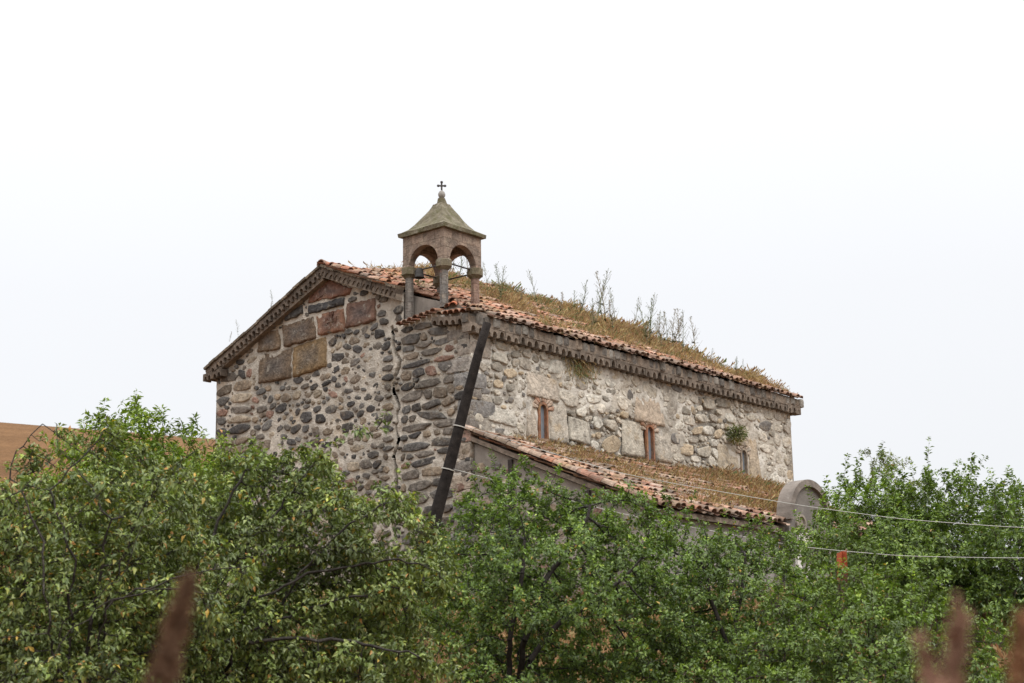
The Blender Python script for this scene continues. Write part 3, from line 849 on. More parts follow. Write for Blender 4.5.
# ---- belfry
TX, TY, TH = .64, 1.33, .51
mb = MB()
def arch_panel(mb, A, B, inn, z0, z1, r, th, col):
    A = np.asarray(A, float); B = np.asarray(B, float); L = np.linalg.norm(B - A); d = (B - A) / L; inn = np.asarray(inn, float)
    us = [0, L/2 - r - .001]; bs = [0, 0]
    for q in range(17):
        t = math.pi * q / 16; us.append(L/2 - r * math.cos(t)); bs.append(r * math.sin(t))
    us += [L/2 + r + .001, L]; bs += [0, 0]; m_ = len(us); V = []
    for lev in range(4):
        for u_, b_ in zip(us, bs):
            p = A + d * u_
            p = p + (inn * th if lev in (2, 3) else 0)
            V.append((p[0], p[1], z1 if lev in (0, 3) else z0 + b_))
    F = []
    for a, b in ((0, 1), (1, 2), (2, 3), (3, 0)):
        for i in range(m_ - 1): F.append((a*m_+i, a*m_+i+1, b*m_+i+1, b*m_+i))
    F += [(0, m_, 2*m_, 3*m_), (m_-1, 4*m_-1, 3*m_-1, 2*m_-1)]
    rr = np.random.RandomState(int(abs(A[0]*37 + A[1]*91) * 10) % 999)
    mb.add(V, F, np.tile(col, (len(V), 1)) * rr.uniform(.85, 1.15, (len(V), 1)))
e = TH + .10; t_ = .17; PC = np.array((.29, .215, .165))
x0, x1, y0, y1 = TX - e, TX + e, TY - e, TY + e
arch_panel(mb, (x0, y1, 0), (x0, y0, 0), (1, 0, 0), 7.25, 7.96, .43, t_, PC)
arch_panel(mb, (x1, y0, 0), (x1, y1, 0), (-1, 0, 0), 7.25, 7.96, .43, t_, PC)
arch_panel(mb, (x0 + t_ + .002, y0, 0), (x1 - t_ - .002, y0, 0), (0, 1, 0), 7.25, 7.957, .43, t_, PC * 1.02)
arch_panel(mb, (x1 - t_ - .002, y1, 0), (x0 + t_ + .002, y1, 0), (0, -1, 0), 7.25, 7.957, .43, t_, PC)
mb.box((x0 + .03, y0 + .03, 7.86), (x1 - .03, y1 - .03, 7.95), PC * .7)
belfry = mb.build('bell_tower', M_tower, church)
for (sx, sy, zb, col) in ((-1, 1, 5.95, (.215, .19, .165)), (-1, -1, 6.2, (.20, .18, .16)), (1, -1, 6.2, (.29, .19, .145)), (1, 1, 6.5, (.21, .18, .15))):
    cx, cy = TX + sx * TH, TY + sy * TH
    mb = MB()
    pts = [(cx, cy, zb), (cx, cy, (zb + 7.05) / 2), (cx, cy, 7.06)]
    V = []; hw = .092
    for p in pts:
        for q in range(8):
            a = math.pi / 8 + q * math.pi / 4
            V.append((p[0] + hw * 1.06 * math.cos(a), p[1] + hw * 1.06 * math.sin(a), p[2]))
    F = [(l*8+k, l*8+(k+1) % 8, l*8+8+(k+1) % 8, l*8+8+k) for l in range(2) for k in range(8)]
    mb.add(V, F, col)
    mb.build('column', M_tower, belfry)
    mb = MB()
    V = []
    for (h_, z_) in ((.10, 7.03), (.145, 7.085), (.168, 7.10), (.168, 7.245), (.145, 7.262)):
        for q in range(8):
            a = math.pi / 8 + q * math.pi / 4; k_ = h_ * 1.10
            V.append((cx + k_ * math.cos(a) * (1 + .06 * math.cos(4 * a)), cy + k_ * math.sin(a), z_ + rl.uniform(-.008, .008)))
    F = [(l*8+k, l*8+(k+1) % 8, l*8+8+(k+1) % 8, l*8+8+k) for l in range(4) for k in range(8)] + [tuple(range(7, -1, -1)), tuple(range(32, 40))]
    mb.add(V, F, (.165, .135, .09))
    mb.build('capital', M_moss, belfry)
mb = MB()
prof = [(.60, 7.955), (.69, 7.962), (.695, 8.045), (.655, 8.065), (.52, 8.15), (.425, 8.26), (.345, 8.38), (.27, 8.50), (.20, 8.61), (.15, 8.69), (.135, 8.74), (.08, 8.76), (.062, 8.88), (.035, 8.9)]
S = 5; V = []; rp = np.random.RandomState(8)
for (h_, z_) in prof:
    ring = []
    for s_ in range(4):
        a = [(-1, -1), (1, -1), (1, 1), (-1, 1)][s_]; b = [(1, -1), (1, 1), (-1, 1), (-1, -1)][s_]
        for q in range(S):
            f = q / S
            ring.append((TX + h_ * (a[0] + (b[0] - a[0]) * f) + rp.uniform(-.014, .014), TY + h_ * (a[1] + (b[1] - a[1]) * f) + rp.uniform(-.009, .009), z_ + rp.uniform(-.009, .009)))
    V += ring
R_ = 4 * S
F = [(l*R_+k, l*R_+(k+1) % R_, (l+1)*R_+(k+1) % R_, (l+1)*R_+k) for l in range(len(prof) - 1) for k in range(R_)] + [tuple(range(R_ - 1, -1, -1)), tuple(range((len(prof)-1)*R_, len(prof)*R_))]
mb.add(V, F, (.15, .128, .085))
mb.build('spire_roof', M_moss, belfry)
mb = MB()
V = []
for (r, z_) in ((.035, 8.89), (.075, 8.93), (.085, 8.98), (.06, 9.04), (.02, 9.07)):
    for q in range(10): V.append((TX + r * math.cos(q * .628), TY + r * math.sin(q * .628), z_))
mb.add(V, [(l*10+k, l*10+(k+1) % 10, l*10+10+(k+1) % 10, l*10+10+k) for l in range(4) for k in range(10)] + [tuple(range(40, 50))], (.33, .31, .28))
mb.build('finial', M_concrete, belfry, smooth=True)
mb = MB()
cn = unit(np.array([1.0, -1.0, 0]))     # the cross stands square to the corner view, in the diagonal plane
base = np.array([TX, TY, 9.05])
mb.tube([base, base + Zu * .22], .021, 6, (.05, .045, .04))
mb.tube([base + Zu * .13 - cn * .08, base + Zu * .13 + cn * .08], .020, 6, (.05, .045, .04))
for P in (base + Zu * .215, base + Zu * .13 - cn * .075, base + Zu * .13 + cn * .075):
    block(mb, P, (.055, .055, .055), (.05, .045, .04), rp, 0, 3, 4, .002)
mb.build('cross', M_iron, belfry)
c4 = {(sx, sy): np.array([TX + sx * TH, TY + sy * TH, 7.19]) for sx in (-1, 1) for sy in (-1, 1)}
for a, b in (((-1, 1), (1, 1)), ((1, 1), (1, -1)), ((-1, -1), (1, -1)), ((-1, 1), (-1, -1))):
    mb = MB(); mb.tube([c4[a] + Zu * (-.02 if a[0] == b[0] else .03), c4[b] + Zu * (-.02 if a[0] == b[0] else .03)], .017, 6, (.045, .04, .038)); mb.build('tie_rod', M_iron, belfry)

# bell, hung from the front rod beside the left capital
mb = MB()
bx, by = TX - TH, TY + TH - .30
V = []
for (r, z_) in ((.02, 7.17), (.06, 7.16), (.085, 7.11), (.092, 7.04), (.10, 6.98), (.118, 6.945), (.108, 6.94), (.06, 7.06)):
    for q in range(14): V.append((bx + r * math.cos(q * math.pi / 7), by + r * math.sin(q * math.pi / 7), z_))
V = [(a, b, c + .05) for a, b, c in V]
mb.add(V, [(l*14+k, l*14+(k+1) % 14, l*14+14+(k+1) % 14, l*14+14+k) for l in range(7) for k in range(14)], (.04, .036, .033))
bell = mb.build('bell', M_iron, None, smooth=True)
bell.location = CO; bell.rotation_euler = (0, 0, CROT)
tag(bell, 'small dark bell hung on the rod in the left arch of the belfry', 'bell')

# ---- lean-to aisle along the side, with its portal
LY, LZT, LZE, LXE = -4.33, 3.33, 1.50, 11.7
les = unit(np.array([0, -LY, LZT - LZE])); ln_ = np.array([0, -les[2], les[1]]); Ll = math.hypot(LY, LZT - LZE)
mb = MB()
RED2 = [(.30, .16, .11), (.36, .22, .155), (.25, .135, .095), (.40, .29, .225), (.22, .14, .10), (.20, .15, .115), (.36, .175, .11), (.33, .235, .175), (.16, .125, .10)]
tile_field(mb, (-.02, LY - .22, LZE - .10), (1, 0, 0), les, ln_, LXE, Ll + .26, RED2, rt, sp=.255, rowl=.38, inside=lambda u_, s_: not (4.8 < u_ < 6.55 and s_ < .3), big=1.18)
s = 0.0; k = 0      # verge row at the near end
while s < Ll + .2:
    P = np.array([-.02, LY - .22, LZE - .06]) + les * s + ln_ * .06
    loose_tile(P, les, np.array(RED2[rt.randint(8)]) * rt.uniform(.8, 1.15), .105, .40, rt.normal(0, .05)); s += .32
mb.build('aisle_roof', M_tile, church)
mb = MB()
V = [(0.0, LY - .15, LZE - .10), (LXE, LY - .15, LZE - .10), (LXE, 0, LZT - .03), (0.0, 0, LZT - .03)]
mb.add(V + [(a, b, c - .10) for a, b, c in V], [(0,1,2,3), (7,6,5,4), (0,3,7,4), (0,4,5,1), (1,5,6,2)], (.24, .19, .15))
mb.build('aisle_roof_bed', M_cornice, church)
mb = MB()
# near end wall, front wall and far end of the aisle; the near end has two dark posts and patchy plaster
n1, n2_ = 60, 40
A_, T_ = np.meshgrid(np.linspace(LY, -.03, n1), np.linspace(0, 1, n2_))
Z_ = FZ0 + T_ * ((LZE - .16 + (A_ - LY) * (LZT - LZE) / -LY) - FZ0)
D_ = .03 * (vnoise(A_ * 5 + 2, Z_ * 5) - .5)
tone = .8 + .4 * vnoise(A_ * 2, Z_ * 2 + 7)
ii = (np.arange(n2_ - 1)[:, None] * n1 + np.arange(n1 - 1)[None]).ravel()
mb.add(np.stack([.10 - D_, A_, Z_], -1).reshape(-1, 3), np.stack([ii, ii+1, ii+n1+1, ii+n1], 1).tolist(), np.stack([.27*tone, .235*tone, .20*tone], -1).reshape(-1, 3))
mb.box((.12, LY, FZ0), (LXE, LY + .3, LZE - .19), (.30, .275, .25))
mb.box((LXE - .3, LY + .31, FZ0), (LXE, -.05, LZE - .19), (.28, .25, .22))
pk = Packer(4.0, 4.2, lambda X, Y: (Y + FZ0 < LZT - .34 - (4.03 - X) * .444) , 17)
pk.scatter(700, (.2, .42), (.5, .9), .05, 3, .2); pk.scatter(2000, (.1, .2), (.6, 1), .03, 2.6, .3)
emap = lambda a, b, d: np.stack([.10 - d, a - 4.03, b + FZ0], 1)
for c, p, k in pk.out:
    stone_mesh(mb, c, p, rng.uniform(.015, .035), np.array(DARKS[rng.choice([1, 2, 3, 5, 6, 7])]) * rng.uniform(1.0, 1.8), emap, 1, rng)
mb.build('aisle_wall', [M_concrete, M_stone], church, smooth=False)
for yy in (-1.02, -2.95):
    mb = MB(); zt = LZE - .2 + (yy - LY) * (LZT - LZE) / -LY
    mb.box((.03, yy - .05, 0), (.085, yy + .05, zt), (.06, .05, .045)); mb.build('post', M_wood, church)

# arched portal wall in the aisle front
mb = MB()
pxm, pr_, pz = 5.66, .86, 1.56
def arch_line(r, n=20, k=1.0): return [(pxm - r * math.cos(math.pi * q / n), pz + r * k * math.sin(math.pi * q / n) ** .92) for q in range(n + 1)]
a_out = [(pxm - pr_, FZ0)] + arch_line(pr_) + [(pxm + pr_, FZ0)]
m_ = len(a_out)
V = [(x, LY - .26, z) for x, z in a_out] + [(x, LY + .02, z) for x, z in a_out]
mb.add(V, [tuple(range(m_)), tuple(range(2 * m_ - 1, m_ - 1, -1))] + [(i, i + 1, m_ + i + 1, m_ + i) for i in range(m_ - 1)], (.175, .158, .14))
portal = mb.build('portal', M_concrete, church)
mb = MB()
ao = arch_line(pr_ + .045, 24); ai = arch_line(pr_ - .10, 24); m_ = len(ao)
V = [(x, LY - .34, z) for x, z in ao] + [(x, LY - .34, z) for x, z in ai] + [(x, LY - .25, z) for x, z in ai] + [(x, LY + .0, z) for x, z in ao]
Cc = np.tile((.20, .17, .145), (len(V), 1)) * np.random.RandomState(1).uniform(.7, 1.3, (len(V), 1))
mb.add(V, [(i, i + 1, m_ + i + 1, m_ + i) for i in range(m_ - 1)] + [(m_ + i, m_ + i + 1, 2*m_ + i + 1, 2*m_ + i) for i in range(m_ - 1)] + [(3*m_ + i, 3*m_ + i + 1, i + 1, i) for i in range(m_ - 1)] + [(0, m_, 2*m_, 3*m_), (m_-1, 4*m_-1, 3*m_-1, 2*m_-1)], Cc)
mb.build('coping', M_concrete, portal)
mb = MB()   # round medallion and whitewashed doorway edge
V = []; cxm, czm = 5.26, 1.50
for (r, dd) in ((.20, .0), (.20, .05), (.15, .055), (.14, .012), (0.001, .015)):
    for q in range(16): V.append((cxm + r * math.cos(q * math.pi / 8), LY - .26 - dd, czm + r * math.sin(q * math.pi / 8)))
mb.add(V, [(l*16+k, l*16+(k+1) % 16, l*16+16+(k+1) % 16, l*16+16+k) for l in range(4) for k in range(16)], (.30, .26, .21))
mb.build('medallion', M_concrete, portal)
mb = MB()
mb.box((4.97, LY - .33, FZ0), (5.14, LY - .263, 1.02), (.72, .69, .64)); mb.box((5.27, LY - .33, FZ0), (5.55, LY - .263, .62), (.66, .63, .58))
block(mb, (5.36, LY - .29, 1.13), (.6, .10, .36), (.62, .58, .52), rl, 0, 4, 5, .04)
mb.box((5.145, LY - .27, FZ0), (5.265, LY - .261, 1.0), (.05, .05, .055))
mb.build('door_surround', M_concrete, portal)
mb = MB()
mb.add([(6.95, LY - .1, FZ0), (7.35, LY - .1, FZ0), (7.02, LY - .1, 1.6), (6.95, LY - .1, 1.6), (6.95, LY - .5, FZ0), (7.55, LY - .5, FZ0), (7.02, LY - .32, 1.6), (6.95, LY - .32, 1.6)],
       [(4,5,6,7), (5,1,2,6), (7,6,2,3), (0,4,7,3)], (.38, .35, .31))
mb.build('buttress', M_concrete, church)

# ------------------------------------------------------------------ trees
def leaf_mesh(name, P, D, N, S, C, mat, parent, wid=.5, fold=.25, droop=.15):
    """one folded leaf (two quads) per row: P base, D axis, N normal, S length, C colour"""
    D = unit(D); B = unit(np.cross(D, N)); N = unit(np.cross(B, D))
    S = S[:, None]
    mid = P + D * S * .48 - N * S * fold * .25
    tip = P + D * S - N * S * droop
    l = P + D * S * .45 + B * S * wid * .5 + N * S * fold * .3
    r = P + D * S * .45 - B * S * wid * .5 + N * S * fold * .3
    V = np.stack([P, mid, tip, l, r], 1).reshape(-1, 3)
    n = len(P); i = np.arange(n)[:, None] * 5
    F = np.concatenate([i + np.array([[0, 1, 2, 3]]), i + np.array([[0, 4, 2, 1]])], 0)
    return npmesh(name, V, F, np.repeat(C, 5, 0), mat, parent)

def edge_tubes(A, B, ra, rb, n):
    d = unit(B - A)
    up = np.where(np.abs(d[:, 2:3]) < .9, np.array([[0, 0, 1.0]]), np.array([[1.0, 0, 0]]))
    e1 = unit(np.cross(d, up)); e2 = np.cross(d, e1)
    t = np.arange(n) * 2 * math.pi / n
    off = np.cos(t)[None, :, None] * e1[:, None] + np.sin(t)[None, :, None] * e2[:, None]
    V = np.concatenate([A[:, None] + off * ra[:, None, None], B[:, None] + off * rb[:, None, None]], 1).reshape(-1, 3)
    k = np.arange(n); k2 = (k + 1) % n
    base = np.arange(len(A))[:, None, None] * 2 * n
    F = (base + np.stack([k, k2, n + k2, n + k], 1)[None]).reshape(-1, 4)
    return V, F

def grow(base, ells, chains, seed, step, n_attr, clump=1.25, trunk_h=.5, up=.12):
    """space colonisation: the skeleton grows from the trunk towards points strewn through the crown"""
    r = np.random.RandomState(seed)
    nodes = [np.asarray(base, float)]; par = [-1]; bare = [False]
    top = np.asarray(base, float) + np.array([r.uniform(-.1, .1), r.uniform(-.1, .1), trunk_h])
    nseg = max(2, int(trunk_h / step))
    for k in range(1, nseg + 1):
        nodes.append(nodes[0] + (top - nodes[0]) * k / nseg + r.uniform(-.02, .02, 3)); par.append(len(nodes) - 2); bare.append(True)
    fork = len(nodes) - 1
    for ch in chains:
        pts, is_bare, start = ch
        p = fork
        if start is not None:        # chain starts on the nearest existing node
            p = int(np.argmin([np.linalg.norm(q - pts[0]) for q in nodes]))
        prev = nodes[p]
        for q in pts:
            q = np.asarray(q, float); L = np.linalg.norm(q - prev); m = max(1, int(L / step))
            for k in range(1, m + 1):
                nodes.append(prev + (q - prev) * k / m + r.normal(0, .012, 3)); par.append(p); bare.append(is_bare); p = len(nodes) - 1
            prev = q
    # attractors
    vol = np.array([e[3] * e[4] * e[5] for e in ells]); cnt = (n_attr * vol / vol.sum()).astype(int) + 12
    at_ = []
    for e, c in zip(ells, cnt):
        q = unit(r.normal(size=(c, 3))) * (r.uniform(.05, 1, (c, 1)) ** (1 / 3.6)) * r.uniform(.86, 1.08, (c, 1))
        at_.append(np.array(e[:3]) + q * np.array(e[3:6]))
    at_ = np.concatenate(at_)
    # foliage gathers in clumps with gaps between them
    K = max(10, len(at_) // 12)
    cc = at_[r.choice(len(at_), K, replace=False)]
    at_ = cc[r.randint(K, size=len(at_))] + np.clip(r.normal(0, 1, (len(at_), 3)), -1.7, 1.7) * np.array([1, 1, .8]) * step * clump
    at_ = at_[at_[:, 2] > gz(at_[:, 0], at_[:, 1]) + .25]
    dk = step * 1.25
    arr = np.array(nodes); usable = np.array([i for i in range(len(nodes)) if i >= fork - 1])
    dd = np.linalg.norm(at_[:, None] - arr[None, usable], axis=2)
    near = usable[dd.argmin(1)]; dmin = dd.min(1)
    alive = dmin > dk
    for it in range(140):
        if not alive.any(): break
        idx = np.nonzero(alive)[0]
        src = near[idx]
        us, inv = np.unique(src, return_inverse=True)
        dirs = unit(at_[idx] - arr[src])
        acc = np.zeros((len(us), 3)); np.add.at(acc, inv, dirs)
        acc = unit(acc + r.normal(0, .22, acc.shape) + np.array([0, 0, up]))
        new = arr[us] + acc * step * r.uniform(.8, 1.15, (len(us), 1))
        # drop growth that goes nowhere
        n0 = len(arr)
        arr = np.concatenate([arr, new]); par += us.tolist(); bare += [False] * len(us)
        dn = np.linalg.norm(at_[idx][:, None] - new[None], axis=2)
        k = dn.argmin(1); m = dn.min(1); better = m < dmin[idx]
        stuck = np.zeros(len(us), bool)
        gain = np.zeros(len(us), bool); gain[k[better]] = True
        near[idx[better]] = n0 + k[better]; dmin[idx[better]] = m[better]
        alive[idx[dmin[idx] < dk]] = False
        # attractors whose source did not come nearer give up
        lost = ~better & ~gain[inv]
        alive[idx[lost & (r.rand(len(idx)) < .5)]] = False
    return arr, np.array(par), np.array(bare)

def make_tree(name, label, cat, group, base, ells, seed, leafmat, pal, step=.12, n_attr=1606, leaf=.065, wid=.52, shoots=2, per=7, slen=(.12, .3),
              chains=(), trunk_h=.5, whips=0, droop=.2, barkc=(.075, .062, .05), yellow=.015, twig_r=.0028, whip_len=(.3, .6), upb=.35, thin=.011, fruit=0, trunk_r=1.0, flatn=.6):
    r = np.random.RandomState(seed + 1000)
    base = np.array([base[0], base[1], float(gz(base[0], base[1])) - .05])
    arr, par, bare = grow(base, ells, chains, seed, step, n_attr, trunk_h=trunk_h)
    n = len(arr)
    # pipe-model radii
    kids = np.zeros(n, int); np.add.at(kids, par[1:], 1)
    r2 = np.where(kids == 0, .0048 ** 2.3, 0.0)
    for i in range(n - 1, 0, -1): r2[par[i]] += r2[i] + (.0014 ** 2.3)
    rad = r2 ** (1 / 2.3) * trunk_r * .72
    rad[0] *= 1.25
    root = empty(name, base)
    tag(root, label, cat, group)
    loc = arr - base
    e = np.arange(1, n)
    big = rad[e] > .012
    main = np.full(n, -1)                     # thickest child carries on at full girth
    for i in range(1, n):
        if main[par[i]] < 0 or rad[i] > rad[main[par[i]]]: main[par[i]] = i
    ra = np.where(main[par[e]] == e, rad[par[e]], np.minimum(rad[par[e]], rad[e] * 1.15))
    A, B = loc[par[e]], loc[e]
    V1, F1 = edge_tubes(A[big], B[big], ra[big], rad[e][big], 7)
    V2, F2 = edge_tubes(A[~big], B[~big], np.minimum(ra[~big], .012), rad[e][~big], 4)
    # shoots
    cen = loc[n // 3:].mean(0)
    cand = np.nonzero((rad < thin) & ~bare)[0]; cand = cand[cand > 2]
    src = np.repeat(cand, shoots)
    if len(src):
        src = src[r.rand(len(src)) < .92]
    tipsn = cand[(kids[cand] == 0)]
    tipsn = tipsn[loc[tipsn][:, 2] > np.quantile(loc[tipsn][:, 2], .55)] if len(tipsn) else tipsn
    ln = r.uniform(slen[0], slen[1], len(src))
    ddir = unit(loc[src] - loc[par[src]])
    outw = unit(loc[src] - cen)
    sd_ = unit(ddir * .6 + outw * .45 + r.normal(0, .6, (len(src), 3)) + np.array([0, 0, upb]))
    if whips and len(tipsn):
        w = r.choice(tipsn, min(whips, len(tipsn)), replace=False)
        src = np.concatenate([src, w]); ln = np.concatenate([ln, r.uniform(*whip_len, len(w))])
        sd_ = np.concatenate([sd_, unit(unit(loc[w] - loc[par[w]]) * .3 + r.normal(0, .2, (len(w), 3)) + np.array([0, 0, 1.0]))])
    p0 = loc[src]; bend = r.normal(0, .18, (len(src), 3)) + np.array([0, 0, .08])
    p1 = p0 + sd_ * ln[:, None] * .5
    sd2 = unit(sd_ + bend)
    p2 = p1 + sd2 * ln[:, None] * .5
    V3, F3 = edge_tubes(p0, p1, np.full(len(src), twig_r), np.full(len(src), twig_r * .8), 3)
    V4, F4 = edge_tubes(p1, p2, np.full(len(src), twig_r * .8), np.full(len(src), twig_r * .4), 3)
    Vs, Fs, off = [], [], 0
    for V_, F_ in ((V1, F1), (V2, F2), (V3, F3), (V4, F4)):
        Vs.append(V_); Fs.append(F_ + off); off += len(V_)
    V = np.concatenate(Vs); F = np.concatenate(Fs)
    cb = np.tile(np.array(barkc), (len(V), 1)) * r.uniform(.8, 1.2, (len(V), 1))
    npmesh('trunk', V, F, cb, M_bark, root, True)
    # leaves along the shoots
    cnt = np.maximum(3, (per * ln / np.mean(slen) * r.uniform(.7, 1.3, len(ln))).astype(int))
    cnt = np.minimum(cnt, per * 3)
    sid = np.repeat(np.arange(len(src)), cnt)
    t = .12 + .88 * r.uniform(0, 1.0, len(sid)) ** .65
    P = np.where(t[:, None] < .5, p0[sid] + (p1 - p0)[sid] * (t * 2)[:, None], p1[sid] + (p2 - p1)[sid] * (t * 2 - 1)[:, None])
    ax = sd2[sid]
    side = unit(np.cross(ax, r.normal(size=ax.shape)))
    D = unit(ax * r.uniform(.2, .8, (len(sid), 1)) + side + np.array([0, 0, -droop]) + r.normal(0, .25, ax.shape))
    P = P + side * leaf * .12
    N = unit(r.normal(0, flatn * .8, ax.shape) + np.array([0, 0, 1.0]) + .35 * unit(P - cen))
    S = leaf * r.uniform(.6, 1.2, len(sid)) * np.where(t > .85, .75, 1)
    pal = np.array(pal)
    C = pal[r.randint(len(pal), size=len(sid))] * r.uniform(.78, 1.25, (len(sid), 1))
    C *= (r.uniform(.82, 1.2, len(src)))[sid][:, None]           # whole shoots differ in tone
    fresh = (t > .8) & (r.rand(len(sid)) < .35)
    C *= np.array([1.13, 1.0, .86])
    C[fresh] *= np.array([1.5, 1.36, .95])
    f_ = 3.2 / (step * 10)
    C *= (.5 + 1.0 * vnoise(P[:, 0] * f_ * 2 + P[:, 1] * f_ * 1.3 + seed, P[:, 2] * f_ * 2 + P[:, 1] * f_ * .7))[:, None]
    yl = r.rand(len(sid)) < yellow
    C[yl] = np.array([(.42, .27, .045), (.30, .22, .05), (.36, .17, .04), (.22, .20, .05)])[r.randint(4, size=yl.sum())]
    leaf_mesh('crown', P, D, N, S, C, leafmat, root, wid=wid, droop=.12 + droop * .4)
    for k in range(fruit):
        i = r.choice(cand); c = loc[i] + np.array([r.uniform(-.05, .05), -.06 - r.uniform(0, .3), -.06])
        mb = MB(); V = []
        for a in range(7):
            ph = math.pi * a / 6
            for q in range(8): V.append(c + .021 * np.array([math.sin(ph) * math.cos(q*math.pi/4), math.sin(ph) * math.sin(q*math.pi/4), math.cos(ph) * .92 - (.25 if a == 0 else 0)]))
        mb.add(V, [(l*8+q, l*8+(q+1) % 8, l*8+8+(q+1) % 8, l*8+8+q) for l in range(6) for q in range(8)], (.42, .42, .10))
        mb.tube([c + np.array([0, 0, .02]), loc[i]], .0016, 3, (.07, .06, .03))
        mb.build('apple', M_fruit, root, smooth=True)
    return root, len(sid), n

def ell(px, py, rx, ry, Y, dep=1.0):
    c = at(px, py, Y); k = np.linalg.norm(ray(px, py)) * Y / FPX
    return (c[0], c[1], c[2], rx * k, rx * k * dep, ry * k)

def chain(pts, Y, bare=False, start=None, dY=0.0):
    return ([at(x, y, Y + dY * i) for i, (x, y) in enumerate(pts)], bare, start)

G_APPLE = [(.098, .148, .036), (.082, .125, .030), (.118, .168, .046), (.066, .104, .026), (.150, .195, .070)]
G_PLUM = [(.086, .152, .030), (.070, .128, .025), (.106, .178, .038), (.058, .108, .022), (.132, .205, .052)]
G_LIGHT = [(.108, .180, .034), (.090, .155, .029), (.130, .21, .044), (.074, .132, .025)]
G_BRIGHT = [(.135, .215, .028), (.11, .185, .024), (.155, .235, .036), (.094, .16, .022)]
G_DULL = [(.115, .155, .065), (.105, .145, .056), (.135, .17, .072)]
stats = []
def T(*a, **k):
    o, nl, nn = make_tree(*a, **k); stats.append((o.name, nl, nn)); return o

T('apple_tree', 'low apple tree with long arching dark twigs and yellowing leaves at left edge', 'apple tree', 'apple trees at the front', at(60, 700, 12.2)[:2],
  [ell(50, 560, 105, 85, 12), ell(5, 545, 55, 50, 12), ell(140, 540, 70, 62, 12.2), ell(50, 660, 110, 70, 11.8), ell(150, 640, 85, 75, 12), ell(-60, 620, 80, 90, 12), ell(105, 518, 40, 26, 12.2), ell(60, 720, 140, 80, 12), ell(-10, 640, 60, 90, 12), ell(190, 600, 50, 70, 12.4)],
  3, M_leafp, G_APPLE, step=.085, n_attr=2639, leaf=.056, wid=.5, shoots=3, per=10, slen=(.07, .17), trunk_h=.7, whips=6, trunk_r=.7, droop=.45, yellow=.05, thin=.0105, fruit=5, barkc=(.045, .038, .033), upb=.15,
  chains=[chain([(50, 620), (40, 540), (22, 492), (56, 456), (76, 446)], 11.15, True), chain([(60, 600), (70, 520), (108, 484), (152, 480), (190, 486)], 11.2), chain([(120, 560), (150, 498), (169, 470), (188, 456), (206, 443)], 11.3),
          chain([(60, 640), (110, 600), (170, 588), (230, 592)], 11.2, True), chain([(60, 620), (120, 580), (140, 530), (172, 505)], 11.2, True), chain([(110, 600), (185, 575), (250, 566)], 11.25, True),
          chain([(75, 560), (50, 490), (78, 459), (106, 428)], 11.4, True), chain([(110, 520), (80, 472), (64, 450), (57, 436), (59, 424)], 11.4, True), chain([(20, 560), (8, 480), (14, 452), (32, 436), (40, 424)], 12.1, True)])
T('apple_tree', 'spreading apple tree with bare arching boughs in front of the rubble gable wall', 'apple tree', 'apple trees at the front', at(170, 720, 13.6)[:2],
  [ell(300, 530, 96, 66, 13.5), ell(288, 480, 54, 34, 13.6), ell(378, 560, 62, 48, 13.5), ell(235, 570, 70, 85, 13.5), ell(330, 625, 105, 75, 13.4), ell(232, 492, 48, 45, 13.7), ell(270, 690, 140, 70, 13.2), ell(370, 660, 70, 60, 13.4), ell(180, 650, 60, 70, 13.2), ell(415, 562, 28, 18, 13.6)],
  8, M_leafp, G_APPLE, step=.085, n_attr=2409, leaf=.058, wid=.5, shoots=3, per=10, slen=(.07, .18), trunk_h=.8, whips=10, trunk_r=.62, droop=.45, yellow=.03, thin=.0105, fruit=5, barkc=(.042, .036, .031), upb=.15,
  chains=[chain([(185, 610), (200, 559), (232, 538), (270, 518), (300, 480), (329, 451), (352, 438), (374, 430)], 12.62), chain([(250, 540), (300, 511), (346, 509), (387, 518), (428, 536)], 12.55),
          chain([(250, 600), (320, 572), (398, 560), (440, 572)], 12.6, True), chain([(240, 640), (330, 640), (420, 655)], 12.5, True), chain([(300, 575), (340, 530), (392, 500)], 12.6, True),
          chain([(220, 640), (300, 610), (350, 596), (400, 588)], 12.55), chain([(210, 600), (240, 560), (290, 545), (360, 552)], 12.6), chain([(180, 600), (210, 545), (228, 500), (245, 470)], 12.7)])
T('apple_tree', 'dense dark apple tree standing behind the other two at left', 'apple tree', 'apple trees at the front', at(90, 705, 16.5)[:2],
  [ell(90, 560, 120, 75, 16.5), ell(190, 590, 80, 80, 16.5), ell(20, 600, 90, 100, 16.5), ell(110, 660, 150, 70, 16), ell(80, 532, 60, 28, 16.5), ell(200, 520, 45, 45, 16.8), ell(280, 640, 90, 60, 16.2), ell(-70, 600, 70, 80, 16.5)],
  15, M_leafp, G_APPLE, step=.105, n_attr=2565, leaf=.066, wid=.5, shoots=3, per=9, slen=(.08, .17), trunk_h=.7, whips=16, droop=.35, yellow=.02, thin=.011, barkc=(.045, .038, .033), upb=.2)
T('bushy_tree', 'bright yellow green bushy tree rising against the brown hillside', 'tree', None, at(140, 640, 23)[:2],
  [ell(128, 458, 44, 32, 23), ell(185, 486, 36, 32, 23), ell(92, 466, 28, 24, 23), ell(140, 510, 85, 46, 23), ell(146, 436, 22, 16, 23), ell(200, 505, 40, 40, 23)],
  12, M_leaf, G_BRIGHT, step=.15, n_attr=2180, leaf=.10, wid=.42, shoots=3, per=12, slen=(.13, .27), trunk_h=1.0, whips=36, droop=.15, yellow=.004, thin=.012, upb=.5, whip_len=(.2, .42))
